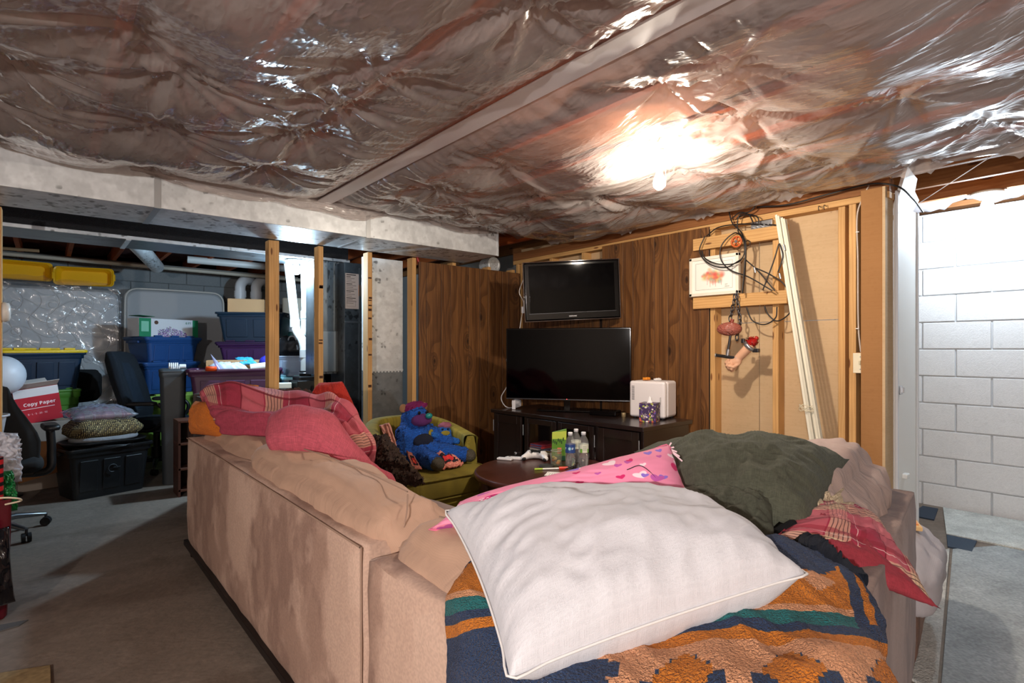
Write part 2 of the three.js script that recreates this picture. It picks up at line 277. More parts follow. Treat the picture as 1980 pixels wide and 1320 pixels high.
// television wall: the studs' faces stand at x = 3.6, the drywall's paper back behind them
const wr = struct('wall_right');
for (const [z0, z1] of [[-4.2, -2.98], [-2.975, -1.755], [-1.75, -0.99]]) { part('drywall_sheet', uvM(box(0.013, 1.36, z1 - z0, 3.698, 0.68, (z0 + z1) / 2), 'y'), mat.board, wr); part('drywall_sheet', uvM(box(0.013, 0.83, z1 - z0, 3.698, 1.779, (z0 + z1) / 2), 'y', 1, 0.3, 0.4), mat.board, wr); }
for (const z of [-4.16, -4.09, -3.68, -3.275, -2.87, -2.46, -2.045, -1.605, -1.16]) part('stud', studGeo(2.0), mat.pine, wr).position.set(3.645, 1.03, z), wr.children.at(-1).rotation.y = Math.PI / 2;
{ const s = part('stud', studGeo(2.0), mat.pine, wr); s.rotation.y = Math.PI / 2; s.position.set(3.66, 1.03, -1.222); }
part('top_plate', uvM(rb(0.089, 0.038, 3.25, 3.645, 2.05, -2.6, 0.003), 'z', 1, 0.4), mat.pine, wr);
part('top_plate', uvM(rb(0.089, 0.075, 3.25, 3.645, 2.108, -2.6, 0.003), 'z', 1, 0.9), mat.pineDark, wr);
part('bottom_plate', uvM(rb(0.089, 0.038, 3.25, 3.645, 0.019, -2.6, 0.003), 'z', 1, 0.2), mat.pine, wr);
part('drywall_end', uvM(box(0.14, 2.09, 0.014, 3.635, 1.045, -0.992), 'y'), mat.board, wr);
part('drywall_end', uvM(rb(0.012, 2.09, 0.11, 3.575, 1.045, -1.052, 0.002), 'y', 1, 0.3), M(0xcfae8a, 0.9, { map: mat.board.map }), wr);
{ // white jamb of the passage beyond the drywall, its top torn
  const j = struct('trim_1');
  part('jamb_panel', rb(0.40, 2.02, 0.02, 3.905, 1.01, -0.975, 0.004), mat.white, j);
  part('jamb_edge', rb(0.022, 2.09, 0.016, 3.71, 1.045, -0.968, 0.004), M(0xdfe3e8, 0.45), j);
  part('jamb_edge', rb(0.016, 2.02, 0.026, 4.098, 1.01, -0.968, 0.004), M(0xd4d8dc, 0.45), j);
  part('torn_board', [mv(ext(poly([[0, 0], [0.3, 0.02], [0.36, 0.1], [0.24, 0.13], [0.22, 0.2], [0.12, 0.21], [0.1, 0.27], [0, 0.26]]), 0.014, 0.002), 3.72, 2.0, -0.99, 0.25)], mat.white, j);
  part('strike_plate', [rb(0.035, 0.05, 0.012, 3.745, 0.945, -0.958, 0.003), rb(0.014, 0.03, 0.02, 3.752, 0.945, -0.952, 0.002)], mat.steel, j);
  part('baseboard_block', rb(0.06, 0.03, 0.03, 3.83, 0.44, -0.955, 0.008), mat.white, j);
}
// open stud wall, its faces at z = -4.1, towards the storage room
const wl = struct('wall_left');
for (const [x, w] of [[1.229, 0.038], [1.264, 0.034], [1.585, 0.038], [1.985, 0.038], [2.39, 0.038], [2.8, 0.038], [3.2, 0.038], [3.5, 0.038], [-0.205, 0.038]]) { const s = part('stud', studGeo(1.96, w), mat.pine, wl); s.position.set(x, 0.98, -4.145); }
part('bottom_plate', uvM(rb(2.4, 0.038, 0.089, 2.4, 0.019, -4.145, 0.003), 'x'), mat.pine, wl);
{ // rough marks and old nails down two of the studs
  const g = []; for (const x of [1.585, 1.985]) for (let i = 0; i < 9; i++) g.push(box(0.028, R(0.008, 0.022), 0.002, x + R(-0.003, 0.003), R(0.8, 1.9), -4.1005));
  part('stud_stain', g, M(0x4a2c1a, 0.9), wl);
}
// walnut panelling in sheets of grooved boards
function panelling(name, at, turn, w, h, y0) {
  const g = struct(name); g.position.set(...at); g.rotation.y = turn;
  part('backing', box(w, h, 0.004, w / 2, y0 + h / 2, -0.004), M(0x22140c, 0.8), g);
  let x = 0; const ws = [0.075, 0.15, 0.1, 0.2, 0.125, 0.1, 0.17];
  for (let k = 0; x < w - 0.02; k++) { const b = Math.min(ws[k % 7], w - x); part('panel_board', uvM(rb(b - 0.004, h, 0.006, x + b / 2, y0 + h / 2, 0.001, 0.0018), 'y', 1, x + R(0, 0.02), at[2] * 0.3), mat.walnut, g); x += b; }
  return g;
}
panelling('panelling_left', [2.425, 0, -4.09], 0, 1.15, 1.9, 0.03);
panelling('panelling_right', [3.592, 0, -3.05], -Math.PI / 2, 0.985, 2.02, 0.03);
panelling('panelling_corner', [3.594, 0, -4.07], -Math.PI / 2, 1.015, 1.92, 0.03);

// ceiling: joists along z, paper-faced batts between them, the sub-floor above
const ceil = struct('ceiling');
part('subfloor', uvM(box(8.6, 0.03, 11.2, 1.2, 2.455, -2.95), 'x'), M(0x7a5a48, 0.9, { map: mat.kraft.map }), ceil);
const jx = []; for (let k = -8; k <= 11; k++) jx.push(0.19 + 0.406 * k);
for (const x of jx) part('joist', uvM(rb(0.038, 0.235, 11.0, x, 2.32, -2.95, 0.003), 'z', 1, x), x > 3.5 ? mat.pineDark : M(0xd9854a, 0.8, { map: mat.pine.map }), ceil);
const sheath = M(0x8a4a48, 0.95, { map: mat.kraft.map });
for (const x of jx.slice(0, -1)) {
  if (x < 3.3) part('insulation_batt', uvM(warp(new THREE.PlaneGeometry(0.37, 6.4, 6, 60).rotateX(Math.PI / 2).translate(x + 0.203, 2.245, -0.75), (v) => { v.y += 0.02 * n2(v.x * 3, v.z * 2) + 0.02 * Math.cos((v.x - x - 0.203) / 0.185 * 1.57) - 0.012; }), 'z', 1, x), mat.kraft, ceil);
  if (x < 3.8) part('insulation_batt', uvM(warp(new THREE.PlaneGeometry(0.37, 4.2, 6, 40).rotateX(Math.PI / 2).translate(x + 0.203, 2.33, -6.25), (v) => { v.y += 0.03 * n2(v.x * 4, v.z * 3); }), 'z'), sheath, ceil);
}
part('sill_plate', uvM(rb(0.14, 0.04, 5, 5.2, 2.255, -1.4, 0.003), 'z'), mat.pineDark, ceil);
for (let i = 0; i < 4; i++) part('rim_insulation', warp(new THREE.SphereGeometry(0.16, 20, 14).scale(0.4, 0.5, 1.3).translate(5.06, 2.3, -1.5 + 0.4 * i), (v) => { v.y += 0.02 * n3(v.x * 12, v.y * 12, v.z * 12); v.x += 0.03 * n3(v.x * 9, v.y * 9 + 4, v.z * 9); }), M(0xb9b2b4, 0.95), ceil);

// ---------------------------------------------------------------- the plastic sheet stapled under the joists
{
  const x0 = -1.6, x1 = 3.5, z0 = -3.62, z1 = 2.0, s = 0.034, nx = Math.round((x1 - x0) / s), nz = Math.round((z1 - z0) / s), W = nx + 1, N = W * (nz + 1);
  const P = new Float32Array(N * 3), Q = new Float32Array(N * 3), fix = new Uint8Array(N), top = (x) => { const k = (x - 0.19) / 0.406; return Math.abs(k - Math.round(k)) * 0.406 < 0.03 ? 2.198 : 2.225; };
  for (let j = 0; j <= nz; j++) for (let i = 0; i <= nx; i++) { const o = (j * W + i) * 3, x = x0 + i * s, z = z0 + j * s; P[o] = x; P[o + 2] = z; P[o + 1] = 2.17 + 0.02 * fb2(x * 2.2, z * 2.2, 3) + 0.008 * n2(x * 9, z * 9); }
  const pin = (x, z, y = 2.197) => { const i = Math.round((x - x0) / s), j = Math.round((z - z0) / s); if (i < 0 || j < 0 || i > nx || j > nz) return; const o = j * W + i; fix[o] = 1; P[o * 3 + 1] = y; };
  const marked = [[0.34, -2.2], [0.19, -2.0], [0.38, -2.76], [0.42, -3.5], [0.86, -1.72], [0.85, -2.07], [0.86, -2.42], [0.89, -3.06], [1.77, -0.92], [2.19, -1.1], [1.77, -1.22], [2.17, -1.46], [2.28, -1.575, 2.135], [-0.1, -2.5], [2.45, -0.63], [2.62, -2.3], [2.62, -2.9], [3.03, -3.3], [2.22, -3.0], [1.8, -3.2], [3.05, -0.5], [3.03, -1.5], [2.9, 0.1]];
  for (const [x, z, y] of marked) pin(x, z, y);
  for (const x of jx.filter((x) => x > x0 && x < x1)) for (let z = -3.4; z < 1.9; z += R(0.42, 0.75)) { if (marked.every(([a, b]) => Math.hypot(a - x, b - z) > 0.36)) pin(x + R(-0.02, 0.02), z); }
  for (let j = 0; j <= nz; j++) { const z = z0 + j * s; pin(x1, z, 2.125 + 0.02 * n2(z * 2, 1)); pin(x0, z); for (const dx of [-0.045, -0.015, 0.02, 0.05]) if (z < 1.8) pin(1.41 + dx, z, 2.168); }
  for (let i = 0; i <= nx; i++) { const x = x0 + i * s; pin(x, z0, 2.185 + 0.006 * n2(x * 5, 3)); pin(x, z1); }
  Q.set(P);
  const sl = (x, z) => s * (1.02 + 0.014 * n2(x * 0.9 + 5, z * 0.9)), L = new Float32Array(N);
  for (let j = 0; j <= nz; j++) for (let i = 0; i <= nx; i++) L[j * W + i] = sl(x0 + i * s, z0 + j * s);
  const pull = (a, b, l) => {
    const A = a * 3, B = b * 3, dx = P[B] - P[A], dy = P[B + 1] - P[A + 1], dz = P[B + 2] - P[A + 2], d = Math.sqrt(dx * dx + dy * dy + dz * dz) || 1e-6, wa = fix[a] ? 0 : 1, wb = fix[b] ? 0 : 1;
    if (!(wa + wb)) return; const k = (d - l) / d / (wa + wb);
    P[A] += dx * k * wa; P[A + 1] += dy * k * wa; P[A + 2] += dz * k * wa; P[B] -= dx * k * wb; P[B + 1] -= dy * k * wb; P[B + 2] -= dz * k * wb;
  };
  for (let step = 0; step < 130; step++) {
    for (let o = 0; o < N; o++) if (!fix[o]) for (let c = 0; c < 3; c++) { const k = o * 3 + c, v = (P[k] - Q[k]) * 0.93; Q[k] = P[k]; P[k] += v - (c === 1 ? 0.00022 : 0); }
    for (let it = 0; it < 3; it++) for (let j = 0; j <= nz; j++) for (let i = 0; i <= nx; i++) {
      const o = j * W + i, l = L[o];
      if (i < nx) pull(o, o + 1, l); if (j < nz) pull(o, o + W, l);
      if (i < nx && j < nz) { pull(o, o + W + 1, l * 1.4142); pull(o + 1, o + W, l * 1.4142); }
    }
    for (let o = 0; o < N; o++) { const m = top(P[o * 3]); if (P[o * 3 + 1] > m) P[o * 3 + 1] = m; }
  }
  const at = (i, j, c) => P[(clamp(j, 0, nz) * W + clamp(i, 0, nx)) * 3 + c], k2 = 2;
  const g = grid(nx * k2, nz * k2, (u, v) => {
    const x = Math.min(u * nx, nx - 1e-4), y = Math.min(v * nz, nz - 1e-4), i = Math.floor(x), j = Math.floor(y), a = x - i, b = y - j;
    const q = [0, 1, 2].map((c) => cat(...[-1, 0, 1, 2].map((m) => cat(at(i - 1, j + m, c), at(i, j + m, c), at(i + 1, j + m, c), at(i + 2, j + m, c), a)), b));
    return V(...q);
  });
  uvM(warp(g, () => 0), 'z');
  const n = g.attributes.position.count, uv = new Float32Array(n * 2); for (let i = 0; i < n; i++) { uv[2 * i] = g.attributes.position.getX(i); uv[2 * i + 1] = g.attributes.position.getZ(i); }
  g.setAttribute('uv', new THREE.BufferAttribute(uv, 2));
  const crumple = texture(1024, 1024, (u, v) => { const a = 1 - Math.abs(2 * pf(u, v, 14, 5, 3, 4) - 1), b = 1 - Math.abs(2 * pf(u, v, 30, 16, 9, 3) - 1), c = pf(u, v, 6, 6, 2, 3); return [0, 0, 0].fill(0.5 * a * a + 0.3 * b * b * c + 0.2 * c); }, false);
  mat.film = M(0xe2dad6, 0.17, { transmission: 0.7, thickness: 0, ior: 1.6, bumpMap: scaled(crumple, 0.9, 0.9), bumpScale: 0.009, side: THREE.DoubleSide });
  { // creases that run out from every staple
    const st = []; for (let o = 0; o < N; o++) if (fix[o] && Math.abs(P[o * 3 + 1] - 2.197) < 1e-4) st.push([P[o * 3], P[o * 3 + 2], R(0, 6.28), R(5, 9)]);
    const folds = []; st.forEach(([x, z], i) => { const near = st.map(([a, b], j) => [Math.hypot(a - x, b - z), j]).filter(([d, j]) => j > i && d > 0.25 && d < 1.25).sort((a, b) => a[0] - b[0]).slice(0, 3); for (const [d, j] of near) if (rnd() < 0.75) folds.push([x, z, st[j][0], st[j][1], R(0.01, 0.026), R(0.035, 0.08), R(-0.05, 0.05)]); });
    warp(g, (v) => {
      if (Math.abs(v.x - 1.41) < 0.07) return;
      for (const [x, z, a, b, h, w, bow] of folds) { const dx = a - x, dz = b - z, L = Math.hypot(dx, dz), t = ((v.x - x) * dx + (v.z - z) * dz) / L / L; if (t < -0.35 || t > 1.35) continue; const q = ((v.x - x) * dz - (v.z - z) * dx) / L - bow * Math.sin(Math.PI * t) + 0.006 * n2(t * 4 + x, z * 7); if (Math.abs(q) > 0.3) continue; v.y -= h * Math.exp(-Math.abs(q) / w) * sstep(-0.35, 0.05, t) * (1 - sstep(0.95, 1.35, t)); }
      for (const [x, z, a, k] of st) { const dx = v.x - x, dz = v.z - z, d = Math.hypot(dx, dz); if (d > 0.55 || d < 1e-3) continue; const th = Math.atan2(dz, dx), w = Math.pow(0.5 + 0.5 * Math.cos(th * Math.round(k) + a + 1.5 * n2(th, k)), 5); v.y -= 0.016 * w * Math.exp(-d / 0.2) * sstep(0.0, 0.06, d) * 1.6 - 0.006 * Math.exp(-d / 0.1); } });
    g.computeVertexNormals();
  }
  const t = thing('plastic_sheet', 'creased clear plastic sheeting stapled under the ceiling joists', 'plastic sheet');
  part('sheet', g, mat.film, t);
  // the sheet's loose edge over the duct, in scallops
  part('loose_edge', grid(160, 10, (u, v) => { const x = lerp(0.35, 2.95, u), drop = 0.035 + 0.075 * Math.abs(Math.sin(u * 9.2 + 0.5)) * (0.5 + 0.5 * n2(u * 3, 2)) + 0.05 * sstep(0.1, 0.3, u) * (1 - sstep(0.5, 0.62, u)); return V(x + 0.012 * n2(u * 40, v * 2), 2.188 - drop * v, -3.594 + 0.014 * v + 0.014 * n2(u * 34, v * 1.4) * v + 0.01); }), mat.film, t);
  part('doubled_strip', uvM(warp(rb(0.1, 0.008, 5.4, 1.41, 2.158, -0.93, 0.003, 2), (v) => 0), 'z'), M(0xf2eef0, 0.3, { transmission: 0.15, thickness: 0 }), t, 'pale doubled strip of plastic under a beam');
}

// ---------------------------------------------------------------- lamps
function bulbLamp(name, label, L, drop, kind) {
  const t = thing(name, label, 'lamp', L.at), c = new THREE.Color(...L.color);
  if (kind === 'led') {
    part('fixture_base', lathe([[0.0, 0.1], [0.085, 0.1], [0.088, 0.085], [0.06, 0.072], [0.0, 0.072]]), mat.white, t);
    part('bulb', lathe([[0, -0.035], [0.02, -0.033], [0.034, -0.02], [0.038, 0.0], [0.03, 0.03], [0.02, 0.055], [0.02, 0.075], [0, 0.075]].map(([x, y]) => [x, y])), M(0xffffff, 0.5, { emissive: c, emissiveIntensity: L.glow }), t);
  } else {
    part('lamp_holder', lathe([[0, drop], [0.058, drop], [0.06, drop - 0.012], [0.05, drop - 0.024], [0.03, drop - 0.03], [0.027, drop - 0.07], [0.022, drop - 0.072], [0, drop - 0.072]]), M(0xf1e6cf, 0.35), t);
    part('bulb', lathe([[0, -0.038], [0.014, -0.036], [0.028, -0.022], [0.031, -0.004], [0.026, 0.02], [0.016, 0.042], [0.014, 0.06], [0, 0.06]]), M(0xffffff, 0.5, { emissive: c, emissiveIntensity: L.glow }), t);
    part('pull_chain', tube([[0.03, drop - 0.05, 0.01], [0.036, drop - 0.09, 0.012], [0.034, drop - 0.16, 0.012]], 0.0015, 12, 5), mat.steel, t);
  }
  const p = new THREE.PointLight(c, L.power, 0, 2); p.castShadow = true; p.shadow.radius = 1.6; p.position.set(0, 0, 0); t.add(p);
  return t;
}
bulbLamp('ceiling_bulb', 'glowing bare bulb in a porcelain holder below the plastic ceiling', LAMP.room, 0.145);
bulbLamp('passage_bulb', 'bright white bulb on a round base before the white block wall', LAMP.passage, 0, 'led');
bulbLamp('storage_bulb', 'glaring bluish bulb under the dark duct beside the drain pipes', LAMP.storage, 0, 'led');
{ const t = bulbLamp('unseen_floor_lamp', 'unseen floor lamp behind the viewer, placed to light the sofa back and floor', LAMP.behind, 0.12, 'led'); t.rotation.z = 0; part('pole', cyl(0.012, 1.36, 0, -0.74, -0.06, 12), mat.black, t); part('pole_arm', tube([[0, -0.07, -0.06], [0, 0.06, -0.06], [0, 0.11, -0.04], [0, 0.1, 0]], 0.01, 20, 8), mat.black, t); part('base', lathe([[0, -1.5], [0.15, -1.5], [0.15, -1.48], [0.03, -1.46], [0, -1.46]], 28).translate(0, 0, -0.06), mat.black, t); }  // unseen lamp; its kind and place chosen to light the near side

// ---------------------------------------------------------------- ducts and furnace
{
  const t = thing('sheet_metal_duct', 'long galvanised duct with dark smudges along the ceiling edge', 'duct', [0, 1.966, -3.6]);
  const dz = 0.5; let k = 0;
  for (const [a, b] of [[-2.9, -0.75], [-0.75, 0.473], [0.473, 1.729], [1.729, 2.9]]) part('duct_section', uvM(rb(b - a - 0.004, 0.215, dz, (a + b) / 2, 0.1075, -dz / 2, 0.003), 'y', 1, k++ * 0.3), mat.zinc, t);
  for (const x of [-0.75, 0.473, 1.729]) part('drive_cleat', [box(0.032, 0.221, 0.003, x, 0.108, 0.002), box(0.032, 0.003, dz, x, -0.001, -dz / 2)], M(0xb8babb, 0.4, { metalness: 0.6 }), t);
  part('end_flange', [box(0.012, 0.225, 0.012, 2.898, 0.11, 0.0)], mat.zinc, t);
  const u = thing('lined_duct', 'dark felt-lined duct with a metal lower edge behind the galvanised duct', 'duct', [-2.8, 1.966, -4.78]);
  part('liner_face', uvM(rb(4.9, 0.2, 0.03, 2.45, 0.124, -0.015, 0.004), 'x'), mat.felt, u);
  part('bottom_panel', uvM(box(4.9, 0.012, 0.42, 2.45, 0.006, -0.21), 'x'), mat.zincDark, u);
  part('bottom_edge', uvM(rb(4.92, 0.026, 0.02, 2.45, 0.013, 0.004, 0.003), 'x'), mat.zinc, u);
  part('back_panel', box(4.9, 0.21, 0.01, 2.45, 0.112, -0.42), mat.zincDark, u);
  part('cleat', box(0.03, 0.018, 0.44, 3.25, 0.003, -0.21), mat.zinc, u);
  const f = thing('furnace', 'dark metal furnace plenum with a paper taped on it behind the studs', 'furnace', [1.92, 0, -4.62]);
  part('left_plenum', uvM(rb(0.26, 1.0, 0.2, -0.02, 1.46, -0.22, 0.004)), mat.zincDark, f);
  part('right_plenum', uvM(rb(0.2, 1.92, 0.3, 0.16, 0.98, -0.12, 0.004)), M(0x5c6166, 0.4, { map: mat.zinc.map, metalness: 0.75 }), f);
  part('cabinet', rb(0.3, 0.85, 0.28, 0.05, 0.43, -0.17, 0.006), M(0x1e2124, 0.4), f);
  part('inspection_panel', uvM(rb(0.17, 0.36, 0.012, -0.02, 1.16, -0.116, 0.004)), M(0x8f979c, 0.3, { metalness: 0.8 }), f);
  part('seam', [box(0.2, 0.014, 0.012, 0.16, 1.42, 0.034), box(0.26, 0.012, 0.01, -0.02, 1.62, -0.118), box(0.012, 1.3, 0.01, 0.2, 1.25, 0.034)], mat.zincDark, f);
  const label = canvas(128, 300, (c, w, h) => { c.fillStyle = '#b9a79c'; c.fillRect(0, 0, w, h); c.fillStyle = '#3c3432'; c.fillRect(10, 8, 90, 8); for (let i = 0; i < 16; i++) c.fillRect(10, 26 + i * 15, 40 + (i * 37) % 66, i % 4 ? 3 : 6); c.strokeStyle = '#3c3432'; c.strokeRect(16, 230, 80, 50); });
  part('paper_label', mv(new THREE.PlaneGeometry(0.125, 0.31, 6, 8), 0.13, 1.69, 0.034), new THREE.MeshPhysicalMaterial({ map: label, roughness: 0.9, side: 2 }), f, 'paper label with torn lower edge');
  part('tape', rb(0.02, 0.1, 0.003, 0.2, 1.7, 0.036, 0.001), M(0xb8752c, 0.6), f);
  part('drain_tube', tube([[0.23, 0.72, 0.05], [0.25, 0.78, 0.05], [0.27, 0.84, 0.04]], 0.004, 10), mat.white, f);
  const r = thing('return_plenum', 'tall spotted galvanised panel between two studs beside the panelling', 'duct', [2.19, 0, -4.27]);
  part('upper_panel', uvM(rb(0.37, 0.95, 0.03, 0, 1.475, -0.015, 0.003), 'x'), mat.zinc, r);
  part('lower_panel', uvM(rb(0.37, 0.99, 0.03, 0, 0.5, -0.017, 0.003), 'x', 1, 0.4), M(0x9a9da0, 0.45, { map: mat.zinc.map, metalness: 0.6 }), r);
  part('seam_strip', [box(0.37, 0.014, 0.006, 0, 1.0, 0.001), ...Array.from({ length: 12 }, (_, i) => box(0.012, 0.012, 0.006, -0.17 + i * 0.031, 0.988, 0.003))], mat.zinc, r);
  const st = canvas(256, 128, (c, w, h) => { c.clearRect(0, 0, w, h); c.fillStyle = '#2a2c30'; c.font = 'bold 44px monospace'; c.fillText('11B9', 10, 50); c.fillText('24 GA', 10, 104); });
  part('stencil', mv(new THREE.PlaneGeometry(0.1, 0.05), -0.13, 1.53, 0.0015, 0, 0, -Math.PI / 2), new THREE.MeshPhysicalMaterial({ map: st, transparent: true, roughness: 0.6 }), r);
  single('red_pipe_end', [tube([[0, 0, 0], [0.02, -0.05, 0.005], [0.07, -0.07, 0.01]], 0.011, 14), cyl(0.014, 0.02, 0, 0.01, 0)], M(0xa5201c, 0.4), 'short red curved pipe at the top left of the panelling', 'pipe', [2.43, 1.965, -4.12]);
  const rd = thing('round_fitting', 'round metal duct fitting above the corner of the panelling', 'duct', [3.28, 1.99, -4.2]);
  part('collar', new THREE.CylinderGeometry(0.075, 0.075, 0.14, 28).rotateX(Math.PI / 2), mat.zinc, rd);
  part('ring', new THREE.TorusGeometry(0.06, 0.008, 8, 28).translate(0, 0, 0.07), mat.zinc, rd);
}

// ---------------------------------------------------------------- sectional sofa
const pip = M(0xa08472, 0.9);
{
  const t = thing('sofa_section', 'long tan suede sofa section seen from behind with rubbed dark patches', 'sofa', [0.614, 0, -2.465], 0, null);
  part('back_frame', softBox(0.14, 0.6, 2.31, { r: 0.02, puff: 0.004, n: 24, amp: 0.003, f: 5 }).translate(0.07, 0.38, 0), mat.suede, t);
  part('base_frame', rb(0.84, 0.2, 2.26, 0.43, 0.2, 0, 0.01), mat.suede, t);
  part('far_arm', softBox(0.84, 0.58, 0.16, { r: 0.03, puff: 0.01 }).translate(0.43, 0.38, -1.07), mat.suede, t);
  part('base_strip', rb(0.022, 0.03, 2.3, -0.003, 0.075, 0, 0.003), mat.wengeDark, t, 'dark wooden strip along the foot');
  for (const [x, z] of [[0.04, -1.1], [0.04, 1.05], [0.86, -1.1], [0.86, 1.05]]) part('foot', cyl(0.028, 0.08, x, 0.04, z, 14, 0.034), mat.wengeDark, t);
  for (const z of [-0.47, 0.57]) part('seat_cushion', softBox(0.72, 0.17, 1.03, { r: 0.05, puff: 0.02, amp: 0.005 }).translate(0.48, 0.375, z), mat.seat, t);
  part('back_cushion', warp(softBox(0.22, 0.36, 1.22, { r: 0.06, puff: 0.03, n: 30, amp: 0.008, f: 6, seed: 3 }), (v) => { v.x -= 0.03 * sstep(0.05, 0.2, v.y); v.y += 0.012 * Math.sin(v.z * 9) * sstep(0, 0.2, v.y); }).translate(0.175, 0.575, 0.56), mat.cushion, t);
  part('back_cushion', warp(softBox(0.22, 0.34, 1.05, { r: 0.06, puff: 0.035, n: 30, amp: 0.01, f: 6, seed: 8 }), (v) => { v.y += 0.014 * Math.sin(v.z * 11) * sstep(0, 0.2, v.y); }).translate(0.185, 0.55, -0.58), mat.cushion, t);
  part('cushion_seam', tube([[0.16, 0.78, 1.1], [0.155, 0.795, 0.8], [0.155, 0.795, 0.5], [0.16, 0.78, 0.1]], 0.0022, 30, 5), pip, t);
  part('cushion_seam', [tube([[0.155, 0.775, 1.11], [0.12, 0.74, 1.165], [0.09, 0.66, 1.18]], 0.0022, 16, 5)], pip, t);
  part('frame_seam', [tube([[0.0, 0.672, -1.13], [-0.001, 0.676, 0], [0.0, 0.672, 1.14]], 0.003, 40, 5), tube([[0, 0.672, 1.145], [-0.001, 0.4, 1.149], [0, 0.1, 1.147]], 0.003, 20, 5)], pip, t);

  const c = thing('corner_sofa_section', 'tan suede corner section of the sofa under the striped blanket', 'sofa', [0.58, 0, -0.28]);
  part('back_frame', softBox(0.12, 0.6, 0.56, { r: 0.02, puff: 0.004, n: 16, amp: 0.003 }).translate(0.065, 0.38, -0.675), mat.suede, c);
  part('back_frame', softBox(0.12, 0.52, 0.36, { r: 0.02, puff: 0.004, n: 12, amp: 0.003 }).translate(0.065, 0.34, -0.22), mat.suede, c);
  part('back_frame', softBox(0.46, 0.52, 0.12, { r: 0.02, puff: 0.004 }).rotateY(0.165).translate(0.3, 0.34, -0.1), mat.suede, c);
  part('base_frame', rb(0.5, 0.2, 0.8, 0.3, 0.2, -0.54, 0.01), mat.suede, c);
  part('seat_cushion', softBox(0.42, 0.17, 0.82, { r: 0.05, puff: 0.02 }).translate(0.32, 0.375, -0.54), mat.seat, c);
  part('back_cushion', warp(softBox(0.24, 0.34, 0.56, { r: 0.07, puff: 0.035, n: 22, amp: 0.008, f: 6, seed: 5 }), (v) => { v.y -= 0.03 * sstep(0.05, 0.3, v.z); }).translate(0.185, 0.565, -0.67), mat.cushion, c);
  part('back_cushion', softBox(0.42, 0.26, 0.2, { r: 0.06, puff: 0.02, n: 14, amp: 0.006 }).rotateY(0.165).translate(0.42, 0.56, -0.27), mat.cushion, c);
  part('cushion_seam', tube([[0.2, 0.745, -0.93], [0.18, 0.765, -0.82], [0.175, 0.77, -0.66], [0.18, 0.745, -0.5]], 0.0022, 24, 5), pip, c);
  for (const [x, z] of [[0.1, -0.18], [0.1, -0.88], [0.5, -0.88]]) part('foot', cyl(0.028, 0.08, x, 0.04, z, 14, 0.034), mat.wengeDark, c);

  const r = thing('end_sofa_section', 'end section of the sofa, cool light put into its grey suede, back towards the viewer', 'sofa', [1.14, 0, -0.349], 0.1675);
  const grey = M(0xb8b6ba, 0.95, { map: mat.suede.map, sheen: 0.3, sheenColor: new THREE.Color(0xc8c0c0) });  // same suede as the tan sections, cool light put into its colour
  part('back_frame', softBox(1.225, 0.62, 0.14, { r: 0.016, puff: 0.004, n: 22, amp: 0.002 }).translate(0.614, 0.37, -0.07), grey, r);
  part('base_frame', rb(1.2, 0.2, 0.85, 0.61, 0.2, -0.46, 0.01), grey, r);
  part('seat_cushion', softBox(1.16, 0.17, 0.76, { r: 0.05, puff: 0.02 }).translate(0.6, 0.375, -0.52), mat.seat, r);
  part('back_cushion', warp(softBox(0.8, 0.42, 0.26, { r: 0.07, puff: 0.05, n: 26, amp: 0.012, f: 6, seed: 12 }), (v) => { v.y -= 0.05 * sstep(0.2, 0.42, v.x); }).translate(0.84, 0.6, -0.235), M(0xb9a299, 0.95, { bumpMap: mat.cushion.bumpMap, bumpScale: 0.012, map: mat.cushion.map }), r);
  part('cushion_seam', tube([[0.5, 0.845, -0.25], [0.84, 0.865, -0.26], [1.12, 0.8, -0.25]], 0.0022, 24, 5), pip, r);
  for (const [x, z] of [[0.05, -0.05], [1.16, -0.05], [1.16, -0.82]]) part('foot', cyl(0.028, 0.08, x, 0.04, z, 14, 0.034), mat.wengeDark, r);

  const o = thing('ottoman', 'grey upholstered ottoman with an overhanging cushion beyond the sofa end', 'ottoman', [2.395, 0, -0.525], 0.1675);
  part('cushion', warp(softBox(0.7, 0.16, 0.72, { r: 0.05, puff: 0.03, n: 20, amp: 0.005 }), (v) => { v.y -= 0.05 * Math.pow(Math.abs(v.x) / 0.36, 3) + 0.04 * Math.pow(Math.abs(v.z) / 0.36, 3); }).translate(0.345, 0.345, -0.36), M(0xb4aeb2, 0.95, { map: mat.cushion.map }), o);
  part('base', softBox(0.62, 0.26, 0.64, { r: 0.02, puff: 0.004 }).translate(0.33, 0.15, -0.36), M(0xb4a8a4, 0.95, { map: mat.suede.map }), o);
  for (const [x, z] of [[0.06, -0.08], [0.6, -0.08], [0.6, -0.64], [0.06, -0.64]]) part('foot', cyl(0.022, 0.03, x, 0.015, z, 12), mat.wengeDark, o);
  const z = thing('pizza_slice', 'small slice of pizza lying on the grey ottoman', 'food', [2.80, 0.43, -0.69], 0.5);
  part('crust', ext(poly([[-0.06, -0.03], [0.05, -0.04], [0.055, 0.03], [-0.05, 0.035]]), 0.012, 0.004).rotateX(-Math.PI / 2), M(0xd9b27a, 0.8), z);
  part('topping', warp(ext(poly([[-0.045, -0.022], [0.04, -0.03], [0.042, 0.02], [-0.04, 0.025]]), 0.005, 0.002).rotateX(-Math.PI / 2).translate(0, 0.015, 0), () => 0), M(0xd9802c, 0.5), z);
}

